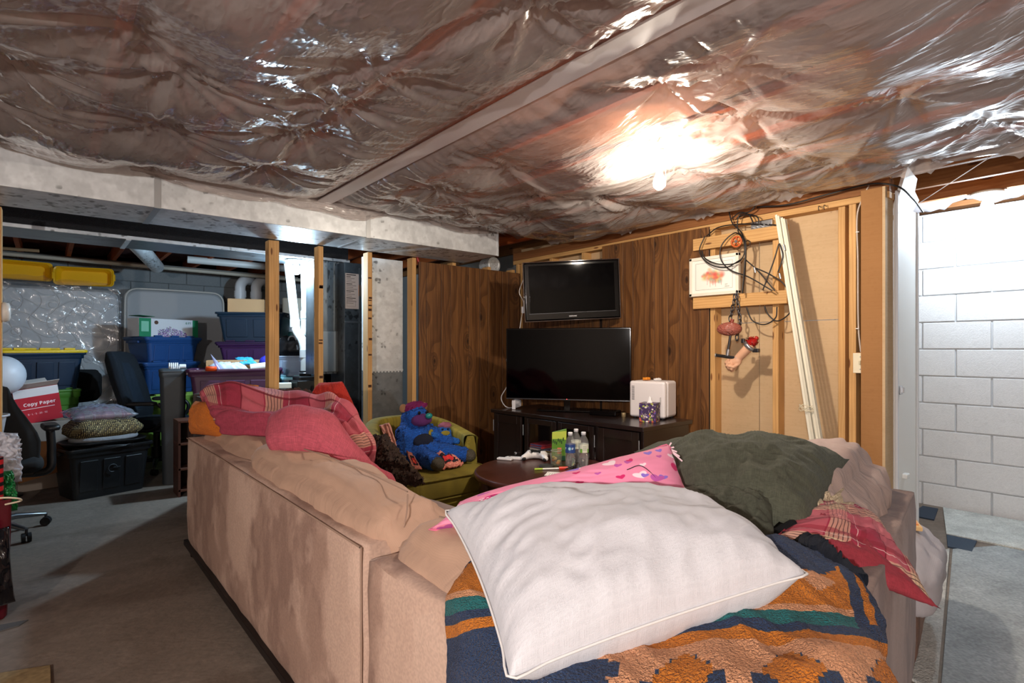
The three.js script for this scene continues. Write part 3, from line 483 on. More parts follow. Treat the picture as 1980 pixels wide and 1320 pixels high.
// ---------------------------------------------------------------- blankets, throws and pillows on the sofa
T.plaid = canvas(1024, 1024, (c, w, h) => {
  c.fillStyle = '#a8324a'; c.fillRect(0, 0, w, h);
  const bands = (vert) => {
    const put = (a, b, col) => { c.fillStyle = col; vert ? c.fillRect(a * w, 0, (b - a) * w, h) : c.fillRect(0, a * h, w, (b - a) * h); };
    for (const o of [0, 0.5]) {
      put(o + 0.02, o + 0.16, 'rgba(214,124,130,.55)'); put(o + 0.17, o + 0.3, 'rgba(226,208,166,.62)');
      for (let i = 0; i < 5; i++) put(o + 0.185 + i * 0.024, o + 0.191 + i * 0.024, 'rgba(70,40,44,.7)');
      put(o + 0.34, o + 0.345, 'rgba(240,224,214,.8)'); put(o + 0.01, o + 0.018, 'rgba(120,30,44,.8)'); put(o + 0.36, o + 0.40, 'rgba(140,34,50,.5)');
    }
  };
  bands(true); bands(false);
});
T.aztec = canvas(1024, 1024, (c, w, h) => {
  const navy = '#1f3658', orange = '#c8731c', salmon = '#d99a70', teal = '#14696c';
  const rows = [[0, 0.2, navy], [0.2, 0.23, orange], [0.23, 0.40, salmon], [0.40, 0.44, orange], [0.44, 0.475, navy], [0.475, 0.535, teal], [0.535, 0.57, salmon], [0.57, 0.84, orange], [0.84, 1, navy]];
  for (const [a, b, col] of rows) { c.fillStyle = col; c.fillRect(0, a * h, w, (b - a) * h + 1); }
  const step = (cx, cy, s, col) => { c.fillStyle = col; for (let k = 0; k < 5; k++) c.fillRect((cx - (5 - k) * s * 0.018) * w, (cy - (k + 1) * s * 0.022) * h, (5 - k) * s * 0.036 * w, (k + 1) * s * 0.044 * h); };
  for (let i = 0; i < 6; i++) { step(i * 0.2 + 0.02, 0.84, 1, navy); step(i * 0.2 + 0.12, 0.2, 1.4, navy); step(i * 0.2 + 0.12, 0.3, 0.6, orange); step(i * 0.2 + 0.02, 0.7, 0.5, salmon); }
  c.fillStyle = navy; c.fillRect(0, 0.2 * h, 0.3 * w, 0.2 * h); for (let k = 0; k < 5; k++) c.fillRect((0.3 + k * 0.02) * w, (0.22 + k * 0.02) * h, 0.03 * w, (0.16 - k * 0.03) * h);
  c.fillStyle = navy; c.fillRect(0.9 * w, 0.44 * h, 0.1 * w, 0.56 * h); c.fillStyle = orange; c.fillRect(0.93 * w, 0.5 * h, 0.025 * w, 0.3 * h);
  for (let i = 0; i < 26000; i++) { c.fillStyle = `rgba(${rnd() < 0.5 ? '255,235,210' : '10,12,24'},${R(0.03, 0.11)})`; c.fillRect(rnd() * w, rnd() * h, R(1, 3), R(2, 7)); }
});
T.aztec.flipY = false;
T.hearts = canvas(1024, 640, (c, w, h) => {
  c.fillStyle = '#ee8fae'; c.fillRect(0, 0, w, h);
  const heart = (x, y, s, a, col) => { c.save(); c.translate(x, y); c.rotate(a); c.fillStyle = col; c.beginPath(); c.moveTo(0, s * 0.9); c.bezierCurveTo(-s * 1.4, -s * 0.1, -s * 0.8, -s * 1.1, 0, -s * 0.35); c.bezierCurveTo(s * 0.8, -s * 1.1, s * 1.4, -s * 0.1, 0, s * 0.9); c.fill(); c.restore(); };
  const cols = ['#d6246a', '#8f6fd0', '#f7dfe6', '#c05aa8', '#241826'];
  for (let i = 0; i < 60; i++) heart(rnd() * w, rnd() * h, R(16, 40), R(-0.6, 0.6), cols[i % 4]);
  for (let i = 0; i < 9; i++) { const x = R(40, w - 40), y = R(60, h - 60); c.fillStyle = '#d3347a'; c.beginPath(); c.ellipse(x, y, 60, 34, R(0, 3), 0, 7); c.fill(); c.fillStyle = '#fbeef2'; for (let k = 0; k < 9; k++) { c.beginPath(); c.arc(x + R(-44, 44), y + R(-22, 22), 7, 0, 7); c.fill(); } c.strokeStyle = '#3a1626'; c.lineWidth = 4; c.beginPath(); c.ellipse(x + 30, y - 20, 26, 12, 0.6, 0, 7); c.stroke(); c.fillStyle = '#241826'; c.beginPath(); c.ellipse(x + 60, y + 10, 22, 14, R(0, 3), 0, 7); c.fill(); }
});
const fabric = (color, more = {}) => M(color, 0.95, { map: scaled(T.weave, 3, 3), ...more });
{
  const rows = [
    [[0.55, 0.47, -0.76], [0.55, 0.50, -0.62], [0.555, 0.54, -0.42], [0.60, 0.56, -0.24], [0.80, 0.55, -0.225], [1.02, 0.5, -0.26]],
    [[0.56, 0.56, -0.83], [0.56, 0.64, -0.70], [0.60, 0.68, -0.49], [0.72, 0.69, -0.385], [0.85, 0.69, -0.29], [1.06, 0.60, -0.275]],
    [[0.57, 0.69, -0.87], [0.64, 0.705, -0.77], [0.77, 0.70, -0.61], [0.89, 0.71, -0.47], [1.00, 0.715, -0.38], [1.15, 0.67, -0.325]],
    [[0.63, 0.73, -0.90], [0.68, 0.73, -0.84], [0.85, 0.74, -0.67], [0.97, 0.755, -0.51], [1.08, 0.755, -0.43], [1.22, 0.71, -0.37]],
    [[0.72, 0.74, -0.94], [0.81, 0.77, -0.92], [0.97, 0.77, -0.77], [1.13, 0.77, -0.59], [1.20, 0.77, -0.50], [1.27, 0.725, -0.44]]];
  const fold = (u, v) => 0.012 * n2(u * 5, v * 3) + 0.008 * (1 - Math.abs(n2(u * 6 + v * 4, v * 2 + 7))) + 0.0016 * n2(u * 160, v * 120);
  const t = thing('striped_blanket', 'fuzzy navy, orange and teal patterned blanket over the sofa corner', 'blanket');
  part('fabric', drape(rows, 150, 90, 0.018, fold, 1, 1), M(0xffffff, 1, { map: T.aztec, bumpMap: scaled(T.fleece, 5, 5), bumpScale: 0.012, sheen: 0.5, sheenColor: new THREE.Color(0x8a7a70) }), t);
  const edge = [[1.28, 0.75, -0.5], [1.24, 0.76, -0.46], [1.22, 0.735, -0.41], [1.205, 0.725, -0.375]];
  part('furry_edge', warp(tube(edge, 0.022, 60, 14), (v) => { const k = 0.006 * n3(v.x * 90, v.y * 90, v.z * 90); v.x += k; v.y += k; }), M(0x18243a, 1, { bumpMap: scaled(T.fleece, 6, 6), bumpScale: 0.02 }), t, 'dark navy furry edge');
  part('fabric_bunch', warp(ball(0.07, 1.31, 0.735, -0.545, 1.2, 0.5, 0.8, 32), (v) => { const k = 0.014 * n3(v.x * 22, v.y * 30, v.z * 22); v.y += k; v.x += k; }), M(0x1c3350, 1, { map: T.aztec, bumpMap: scaled(T.fleece, 4, 4), bumpScale: 0.02 }), t);
  part('snap_button', cyl(0.008, 0.004, 1.226, 0.752, -0.42, 16), mat.steel, t);
}
{
  const q = [[0.66, 0.83, -1.0], [1.19, 0.77, -0.68], [1.01, 0.79, -0.395], [0.505, 0.71, -0.6]];
  const t = thing('white_pillow', 'large plain white pillow lying on the sofa corner, nearest the viewer', 'pillow');
  part('cover', pillow(...q, 0.25, { n: 64, pinch: 0.06, amp: 0.015, f: 3, seed: 2, pow: 3, q: 0.55, us: 2, vs: 2 }), M(0xd4d4d9, 0.85, { bumpMap: scaled(T.weave, 8, 8), bumpScale: 0.0006, sheen: 0.2 }), t);
  part('seam', border(...q, 0.05, 0.0022), M(0xdcdad8, 0.9), t);
}
{
  const q = [[0.68, 0.76, -1.1], [1.235, 0.74, -0.73], [1.215, 0.935, -0.81], [0.78, 0.80, -1.12]];
  const t = thing('pink_pillow', 'pink pillow printed with hearts and dots behind the white pillow', 'pillow');
  part('cover', warp(pillow(...q, 0.2, { n: 56, pinch: 0.03, amp: 0.006, f: 3, seed: 21, pow: 4, q: 0.5 }), () => 0), M(0xffffff, 0.85, { map: T.hearts }), t);
  part('seam', border(...q, 0.05, 0.002), M(0xd8728f, 0.9), t);
  part('frayed_corner', [0, 1, 2, 3, 4].map((i) => rod([1.22, 0.925, -0.818], [1.225 + 0.006 * i, 0.94 - 0.012 * i, -0.81 + 0.004 * i], 0.0022, 5)), M(0xf3d6dc, 0.9), t);
  part('loose_thread', tube([[1.03, 0.9, -0.8], [1.07, 0.905, -0.79], [1.1, 0.87, -0.765], [1.09, 0.845, -0.75]], 0.001, 24, 5), M(0x241826, 0.8), t);
}
{
  const m = fabric(0x5c5e4e, { bumpMap: scaled(T.weave, 6, 6), bumpScale: 0.001 });
  const t = thing('olive_pillow', 'big dark olive green pillow heaped on the sofa cushions', 'pillow');
  part('cover', pillow([1.404, 0.86, -1.065], [1.84, 0.85, -0.6], [1.36, 0.755, -0.53], [1.22, 0.74, -0.8], 0.26, { n: 60, pinch: 0.04, amp: 0.018, f: 3, seed: 31, us: 2, vs: 2 }), m, t);
  part('lower_fold', pillow([1.23, 0.83, -0.79], [1.38, 0.815, -0.62], [1.235, 0.73, -0.545], [1.1, 0.73, -0.69], 0.11, { n: 36, amp: 0.014, seed: 37, us: 1.5, vs: 1.5 }), m, t);
}
{
  const q = [[1.488, 0.775, -0.6], [1.85, 0.715, -0.585], [1.635, 0.562, -0.35], [1.225, 0.765, -0.545]];
  const t = thing('plaid_pillow', 'red plaid pillow with a pointed corner hanging over the end of the sofa back', 'pillow');
  const g = pillow(...q, 0.12, { n: 48, pinch: 0.04, amp: 0.008, seed: 41 });
  part('plaid_side', warp(g, () => 0), M(0xffffff, 0.95, { map: scaled(T.plaid, 0.8, 0.8) }), t);
  part('seam', border(...q, 0.04, 0.0026), M(0xa02c40, 0.9), t);
  part('plain_side', pillow([1.475, 0.782, -0.575], [1.49, 0.765, -0.54], [1.638, 0.556, -0.336], [1.22, 0.75, -0.52], 0.07, { n: 36, amp: 0.006, seed: 44, us: 2, vs: 2 }), fabric(0xae3a48), t, 'plain red underside');
  const f = thing('fleece_cloth', 'small cream fleece cloth tucked under the olive pillow', 'cloth');
  part('fabric', drape([[[1.62, 0.815, -0.6], [1.74, 0.8, -0.6], [1.8, 0.79, -0.62]], [[1.5, 0.8, -0.58], [1.62, 0.78, -0.56], [1.72, 0.765, -0.57]], [[1.47, 0.775, -0.55], [1.58, 0.76, -0.52], [1.66, 0.75, -0.53]]], 40, 30, 0.014, (u, v) => 0.012 * n2(u * 4, v * 4)), M(0xd2bfa0, 1, { bumpMap: scaled(T.fleece, 1, 1), bumpScale: 0.01 }), f);
  part('printed_edge', drape([[[1.7, 0.82, -0.61], [1.79, 0.81, -0.625]], [[1.66, 0.805, -0.585], [1.76, 0.79, -0.59]]], 16, 10, 0.008, (u, v) => 0.004 * n2(u * 5, v * 5)), M(0xd99a3c, 0.9), f);
}
{
  const A = [
    [[0.71, 0.83, -3.62], [0.81, 0.91, -3.58], [0.99, 0.91, -3.36], [1.12, 0.89, -3.05], [1.19, 0.89, -2.79], [1.24, 0.70, -2.55], [1.23, 0.57, -2.50]],
    [[0.66, 0.935, -3.52], [0.79, 0.98, -3.46], [0.97, 0.94, -3.18], [1.08, 0.93, -2.88], [1.13, 0.92, -2.65], [1.17, 0.77, -2.44], [1.15, 0.65, -2.37]],
    [[0.65, 0.92, -3.37], [0.76, 0.93, -3.29], [0.92, 0.85, -3.02], [1.02, 0.87, -2.74], [1.06, 0.88, -2.54], [1.08, 0.78, -2.36], [1.07, 0.66, -2.30]],
    [[0.65, 0.87, -3.24], [0.73, 0.85, -3.12], [0.85, 0.83, -2.88], [0.95, 0.83, -2.67], [0.99, 0.85, -2.44], [1.00, 0.78, -2.33], [1.03, 0.68, -2.25]],
    [[0.66, 0.81, -3.13], [0.73, 0.83, -2.98], [0.83, 0.84, -2.77], [0.92, 0.82, -2.63], [0.95, 0.82, -2.41], [0.96, 0.76, -2.31], [0.99, 0.66, -2.23]],
    [[0.68, 0.75, -3.06], [0.74, 0.75, -2.94], [0.83, 0.76, -2.73], [0.91, 0.76, -2.57], [0.94, 0.76, -2.41], [0.94, 0.72, -2.30], [0.97, 0.67, -2.22]]];
  const B = [
    [[0.80, 0.84, -2.58], [0.87, 0.86, -2.5], [0.93, 0.85, -2.40], [0.98, 0.78, -2.34], [1.03, 0.69, -2.26], [1.07, 0.63, -2.21], [1.15, 0.59, -2.15]],
    [[0.72, 0.86, -2.45], [0.79, 0.90, -2.36], [0.87, 0.89, -2.28], [0.92, 0.83, -2.22], [0.99, 0.72, -2.17], [1.05, 0.65, -2.14], [1.14, 0.595, -2.11]],
    [[0.69, 0.80, -2.36], [0.745, 0.83, -2.24], [0.815, 0.82, -2.17], [0.875, 0.77, -2.13], [0.94, 0.69, -2.11], [1.02, 0.63, -2.11], [1.115, 0.575, -2.12]],
    [[0.72, 0.74, -2.36], [0.77, 0.75, -2.28], [0.84, 0.73, -2.23], [0.89, 0.71, -2.20], [0.95, 0.66, -2.18], [1.03, 0.60, -2.17], [1.12, 0.55, -2.17]]];
  const fold = (a, f, s) => (u, v) => a * (1 - Math.abs(n2(u * f + s, v * f * 0.8 + u * 2))) + a * 0.7 * n2(u * f * 2.2, v * f * 1.6 + s) - a * 0.5;
  const t = thing('plaid_comforter', 'rumpled red and cream plaid comforter heaped on the far sofa cushions', 'blanket');
  part('plain_side', drape(A.slice(3).map((r) => r.slice(0, 6)), 90, 46, 0.06, fold(0.014, 1.8, 23), 2.5, 1), fabric(0xb4455a), t, 'plain red roll along the front of the comforter');
  part('plaid_side', drape(A.slice(0, 5), 130, 70, 0.03, fold(0.022, 2.6, 3), 1.9, 0.36), M(0xffffff, 0.95, { map: Object.assign(T.plaid.clone(), { offset: new THREE.Vector2(0.1, 0.36) }), bumpMap: scaled(T.weave, 6, 6), bumpScale: 0.002 }), t);
  part('plain_side', drape(B, 100, 50, 0.08, fold(0.012, 1.7, 13), 2.5, 1.2), fabric(0xc85a6a), t, 'plain pink underside of the comforter');
  single('orange_fleece_cushion', pillow([0.63, 0.695, -3.58], [0.74, 0.70, -3.22], [0.70, 0.9, -3.36], [0.66, 0.88, -3.62], 0.12, { n: 30, amp: 0.006, seed: 51 }), M(0xe07a28, 1, { bumpMap: scaled(T.fleece, 1.5, 1.5), bumpScale: 0.012, sheen: 0.4, sheenColor: new THREE.Color(0xffb070) }), 'bright orange fleece cushion at the far end of the sofa back', 'cushion');
  single('orange_cushion', pillow([0.80, 0.90, -3.66], [0.98, 0.89, -3.5], [0.97, 0.965, -3.48], [0.82, 0.975, -3.62], 0.1, { n: 26, amp: 0.004, seed: 52 }), M(0xdf8a4c, 1, { bumpMap: scaled(T.fleece, 1.5, 1.5), bumpScale: 0.008 }), 'pale orange cushion showing above the plaid comforter', 'cushion');
  single('red_cushion', pillow([1.09, 0.8, -3.13], [1.32, 0.66, -2.68], [1.275, 1.0, -2.98], [1.215, 0.985, -3.16], 0.14, { n: 34, amp: 0.008, seed: 53, pinch: 0.02 }), M(0xa8281c, 1, { bumpMap: scaled(T.fleece, 1, 1), bumpScale: 0.006, sheen: 0.6, sheenColor: new THREE.Color(0xd8503c) }), 'dark red velvety cushion standing behind the comforter', 'cushion');
  single('brown_blanket', warp(pillow([1.0, 0.9, -3.52], [1.26, 0.91, -3.32], [1.2, 0.83, -3.08], [0.98, 0.83, -3.36], 0.12, { n: 34, amp: 0.03, f: 6, seed: 54 }), () => 0), M(0x4a302a, 0.95, { bumpMap: scaled(T.streak, 2, 2), bumpScale: 0.01 }), 'dark brown folded blanket between the stud and the red cushion', 'blanket');
  const fur = pillow([1.25, 0.72, -2.74], [1.36, 0.73, -2.62], [1.34, 0.56, -2.19], [1.22, 0.53, -2.32], 0.1, { n: 50, amp: 0.02, seed: 55 });
  single('fur_throw', warp(fur, (v) => { const k = 0.012 * n3(v.x * 60, v.y * 60, v.z * 60); v.x += k; v.y += k; }), M(0x3a2820, 1, { bumpMap: scaled(T.fleece, 3, 3), bumpScale: 0.03, sheen: 0.5, sheenColor: new THREE.Color(0x8a6a50) }), 'dark brown furry throw hanging beside the green chair', 'throw');
}

// ---------------------------------------------------------------- green barrel chair and what sits in it
T.velvet = texture(512, 512, (u, v) => { const a = pn(u, v, 64, 3, 4), b = pf(u, v, 5, 4, 7, 4); return [0, 0, 0].fill(0.62 + 0.16 * a + 0.3 * b); });
{
  const velvet = M(0xa08f2c, 0.85, { map: scaled(T.velvet, 2, 1), sheen: 0.8, sheenColor: new THREE.Color(0xd8c85a), sheenRoughness: 0.4 }), velvetD = M(0x857622, 0.85, { map: scaled(T.velvet, 2, 1), sheen: 0.8, sheenColor: new THREE.Color(0xc0b048) });
  const t = thing('barrel_chair', 'olive gold velvet barrel chair with a rounded back', 'armchair', [1.86, 0, -3.13]);
  const path = (a) => { const s = Math.abs(a) / 2.1; return [Math.sin(a) * 0.3 + (s > 0.75 ? Math.sign(a) * 0.02 * (s - 0.75) * 4 : 0), -Math.cos(a) * 0.33 - (s > 0.5 ? 0 : 0) + 0.02, lerp(0.715, 0.61, sstep(0.25, 1, s))]; };
  const prof = [[0.03, 0.1], [0.035, 0.4], [0.05, 0.9], [0.055, 0.97], [0.03, 1.0], [-0.02, 1.0], [-0.045, 0.96], [-0.04, 0.8], [-0.035, 0.55], [-0.03, 0.1]];
  const shell = grid(72, 27, (u, v) => { const a = lerp(-2.05, 2.05, u), [x, z, h] = path(a), [o, y] = spline(prof, v), r = Math.hypot(x, z - 0.02) || 1, tuft = v > 0.6 ? 0.006 * Math.abs(Math.cos(a * 5)) : 0; return V(x + x / r * (o + tuft), h * y, z + (z - 0.02) / r * (o + tuft)); });
  part('back_shell', smoothN(shell), velvet, t);
  for (const s of [-1, 1]) { const [x, z, h] = path(2.05 * s), r = Math.hypot(x, z - 0.02); part('arm_front', loft(Array.from({ length: 7 }, (_, j) => { const f = j / 6, w = Math.cos(f * 1.57); return Array.from({ length: 16 }, (_, i) => { const a = i / 16 * 6.283, y = 0.34 + 0.3 * Math.sin(a); return [x + x / r * 0.048 * Math.cos(a) * (0.4 + 0.6 * w), Math.min(h * 0.99, y), z + 0.03 * f + (z - 0.02) / r * 0.048 * Math.cos(a)]; }); }), false, true), velvet, t); }
  const dsh = (w, d, y) => { const o = []; for (let i = 0; i < 28; i++) { const a = i / 28 * 6.283, c = Math.cos(a), s = Math.sin(a); o.push([w * Math.sign(c) * Math.pow(Math.abs(c), s > 0 ? 0.35 : 0.8), y, d * Math.sign(s) * Math.pow(Math.abs(s), s > 0 ? 0.35 : 0.8)]); } return o; };
  part('seat_cushion', loft([[0.29, 0.29], [0.325, 0.31], [0.34, 0.34], [0.42, 0.34], [0.45, 0.325], [0.462, 0.28], [0.466, 0.15]].map(([y, k]) => dsh(k, k * 1.04, y - 0.03).map(([x, q, z]) => [x, q, z + 0.05]))), velvetD, t);
  part('seat_welt', [0.295, 0.415].map((y) => tube(dsh(0.342, 0.355, y).map(([x, q, z]) => [x, q, z + 0.05]), 0.005, 80, 6, true)), velvetD, t);
  part('base_skirt', loft([[0.04, 0.33], [0.12, 0.335], [0.2, 0.33], [0.29, 0.325]].map(([y, k]) => dsh(k, k, y).map(([x, q, z]) => [x, q, z + 0.04]))), velvet, t);
  for (const a of [-1.5, -0.9, -0.3, 0.3, 0.9, 1.5]) { const [x, z, h] = path(a), r = Math.hypot(x, z - 0.02); part('channel_seam', tube([0.95, 0.8, 0.6].map((y) => [x - x / r * 0.042, h * y, z - (z - 0.02) / r * 0.042]), 0.003, 12, 5), velvetD, t); }
  for (const [x, z] of [[-0.24, -0.2], [0.24, -0.2], [-0.24, 0.28], [0.24, 0.28]]) part('foot', cyl(0.02, 0.05, x, 0.025, z, 12, 0.026), mat.wenge, t);

  const fur = (color, s = 3) => M(color, 1, { bumpMap: scaled(T.fleece, s, s), bumpScale: 0.02, sheen: 0.25, sheenColor: new THREE.Color(color).lerp(new THREE.Color(0xffffff), 0.15) });
  const blue = fur(0x0f4fa8), ruff = (g, a = 0.006, f = 120) => smoothN(warp(g, (v) => { const k = a * n3(v.x * f, v.y * f, v.z * f); v.x += k; v.y += k; v.z += k; }));
  const p = thing('plush_toy', 'large shaggy blue plush toy with a purple muzzle slumped on the green chair', 'plush toy', [1.84, 0.437, -3.04], 0.15);
  part('body', ruff(blob([[0, 0.09, -0.05, 0.1, 0.0, 0.2, -0.1, 0.085], [-0.06, 0.07, 0.0, 0.06, -0.07, 0.06, 0.17, 0.052], [0.06, 0.08, 0.0, 0.065, 0.22, 0.055, 0.13, 0.05], [-0.09, 0.21, -0.09, 0.05, -0.15, 0.08, 0.0, 0.042], [0.09, 0.21, -0.09, 0.05, 0.2, 0.13, 0.0, 0.042], [0, 0.27, -0.1, 0.08, 0, 0.3, -0.09, 0.085]], [-0.26, -0.04, -0.26], [0.32, 0.42, 0.26], 60, 0.035)), blue, p);
  part('belly', ball(0.08, 0.0, 0.14, -0.005, 1.05, 0.8, 0.5, 24), fur(0x101c3c), p, 'dark blue belly');
  part('muzzle', ruff(ball(0.066, 0.0, 0.29, -0.02, 1.15, 0.62, 0.72, 28), 0.003), fur(0x7a2f86), p, 'purple muzzle');
  part('nose', ball(0.024, 0.02, 0.318, 0.028, 1.1, 0.8, 0.8, 18), M(0x157a78, 0.2, { clearcoat: 0.6 }), p);
  part('hair_tuft', ruff(ball(0.062, 0, 0.37, -0.09, 1.3, 0.45, 0.8, 40), 0.016, 60), fur(0xb01f7c, 6), p, 'magenta tuft of hair');
  for (const s of [-1, 1]) { part('ear', ball(0.028, s * 0.085, 0.365, -0.1, 1, 1, 0.5, 16), fur(0xd9a070), p); part('eye', ball(0.011, s * 0.032, 0.338, -0.005, 1, 1, 0.6, 12), M(0x0c0c10, 0.1), p); part('foot', ball(0.05, s < 0 ? -0.07 : 0.245, 0.05, s < 0 ? 0.21 : 0.16, 0.85, 0.85, 1, 20), M(0x4a4438, 0.5, { bumpMap: scaled(T.fleece, 1, 1), bumpScale: 0.01 }), p, 'shiny grey foot'); }
  const q = thing('small_plush_toy', 'small blue plush toy with a pink top beside the large blue one', 'plush toy', [2.03, 0.57, -3.1], -0.3);
  part('body', ruff(blob([[0, 0.0, 0, 0.05, 0, 0.05, 0, 0.05], [-0.03, 0.03, 0.02, 0.03, -0.09, 0.05, 0.05, 0.02], [0.03, 0.0, 0.0, 0.03, 0.09, -0.01, 0.02, 0.02]], [-0.13, -0.08, -0.1], [0.13, 0.14, 0.1], 36, 0.02), 0.002), fur(0x1a63bc), q);
  part('muzzle', ball(0.024, 0, 0.055, 0.045, 1.3, 0.7, 0.6, 16), fur(0xe6cf48), q, 'yellow muzzle');
  part('hair_tuft', ruff(ball(0.034, 0.01, 0.1, 0, 1.3, 0.6, 1, 24), 0.006), fur(0xe88aa8), q, 'pink tuft');
  for (const s of [-1, 1]) part('eye', ball(0.007, s * 0.018, 0.08, 0.042, 1, 1, 0.6, 10), M(0x0c0c10, 0.1), q);
  part('cuff', new THREE.TorusGeometry(0.024, 0.009, 10, 20).rotateY(0.9).translate(-0.1, 0.055, 0.055), fur(0xe6cf48), q, 'yellow cuff');
  T.crochet = canvas(256, 256, (c, w, h) => { c.fillStyle = '#e08a78'; c.fillRect(0, 0, w, h); for (let i = 0; i < 40; i++) { c.fillStyle = i % 2 ? '#f0b49a' : '#d86a66'; c.fillRect(0, i * 7, w, 3); } c.fillStyle = '#241c26'; c.beginPath(); c.moveTo(70, 60); c.lineTo(200, 70); c.lineTo(190, 190); c.lineTo(80, 180); c.fill(); c.fillStyle = '#e2383c'; c.beginPath(); c.ellipse(135, 122, 46, 40, 0.2, 0, 7); c.fill(); c.fillStyle = '#f0a040'; c.beginPath(); c.arc(135, 122, 14, 0, 7); c.fill(); });
  const cm = M(0xffffff, 1, { map: T.crochet, bumpMap: scaled(T.fleece, 1, 1), bumpScale: 0.01 });
  const yarn = thing('crochet_blanket', 'crumpled peach crocheted blanket with a red and black motif under the toy', 'blanket');
  part('fabric', drape([[[1.84, 0.50, -2.98], [1.92, 0.53, -3.0], [2.0, 0.5, -2.97]], [[1.83, 0.47, -2.9], [1.93, 0.49, -2.91], [2.02, 0.47, -2.9]], [[1.84, 0.452, -2.83], [1.93, 0.455, -2.82], [2.01, 0.452, -2.84]]], 40, 30, 0.016, (u, v) => 0.012 * n2(u * 5, v * 5) + 0.003 * n2(u * 30, v * 30)), cm, yarn);
  part('tucked_end', drape([[[1.68, 0.56, -2.98], [1.71, 0.54, -2.96]], [[1.68, 0.46, -2.9], [1.73, 0.455, -2.87]]], 16, 20, 0.012, (u, v) => 0.008 * n2(u * 5, v * 5)), cm, yarn);
  single('pink_cloth', drape([[[1.6, 0.7, -3.18], [1.64, 0.72, -3.12]], [[1.61, 0.62, -3.1], [1.65, 0.63, -3.07]], [[1.62, 0.55, -3.07], [1.66, 0.56, -3.05]]], 16, 20, 0.016, (u, v) => 0.008 * n2(u * 4, v * 4)), M(0xd99a8c, 0.95), 'pale pink cloth hanging inside the left arm of the green chair', 'cloth');
}

// ---------------------------------------------------------------- televisions and their cabinet
const lettering = (text, color, w, h, font) => canvas(w, h, (c) => { c.clearRect(0, 0, w, h); c.fillStyle = color; c.font = font; c.textAlign = 'center'; c.textBaseline = 'middle'; c.fillText(text, w / 2, h / 2); });
const decal = (map, r = 0.5) => new THREE.MeshPhysicalMaterial({ map, transparent: true, roughness: r });
{
  const t = thing('wall_television', 'smaller glossy black television hung crookedly on the panelled wall', 'television', [3.2, 1.65, -3.03], -0.705);
  t.rotation.set(0.05, -0.705, 0.045, 'YXZ');
  part('housing', rb(0.76, 0.465, 0.06, 0, 0, -0.03, 0.012, 2), mat.bezel, t);
  part('screen', rb(0.68, 0.375, 0.006, 0, 0.018, 0.001, 0.002), mat.screen, t);
  part('bezel_edge', [rb(0.77, 0.006, 0.05, 0, 0.235, -0.03, 0.002), rb(0.77, 0.006, 0.05, 0, -0.235, -0.03, 0.002), rb(0.006, 0.47, 0.05, 0.383, 0, -0.03, 0.002), rb(0.006, 0.47, 0.05, -0.383, 0, -0.03, 0.002)], M(0x3a2a26, 0.1, { clearcoat: 1 }), t);
  part('bottom_line', rb(0.7, 0.005, 0.004, 0, -0.175, 0.002, 0.001), M(0x44464a, 0.25, { metalness: 0.6 }), t);
  part('logo', mv(new THREE.PlaneGeometry(0.075, 0.014), 0, -0.203, 0.0012), decal(lettering('SAMSUNG', '#d8dade', 256, 48, 'bold 44px sans-serif')), t);
  part('wall_mount', [rb(0.2, 0.2, 0.03, 0, 0, -0.075, 0.004), rod([0, 0, -0.08], [0.12, 0, -0.3], 0.02)], mat.blackMatt, t);
  const b = thing('large_television', 'large flat black television standing on the dark cabinet', 'television', [3.1, 0.7, -2.99], -0.962);
  part('housing', rb(0.985, 0.565, 0.035, 0, 0.365, -0.02, 0.006, 2), mat.bezel, b);
  part('screen', rb(0.965, 0.54, 0.004, 0, 0.367, 0.0, 0.001), mat.screen, b);
  part('bottom_bezel', rb(0.985, 0.008, 0.012, 0, 0.086, -0.004, 0.002), M(0x5a5c60, 0.25, { metalness: 0.7 }), b);
  part('standby_light', ball(0.003, 0, 0.09, 0.003, 1, 1, 1, 8), M(0x801010, 0.4, { emissive: new THREE.Color(1, 0.05, 0.05), emissiveIntensity: 1.5 }), b);
  part('stand_neck', rb(0.05, 0.09, 0.03, 0.0, 0.045, -0.02, 0.004), mat.bezel, b);
  part('stand_plate', rb(0.44, 0.012, 0.2, 0, 0.009, 0.0, 0.004), mat.bezel, b);
}
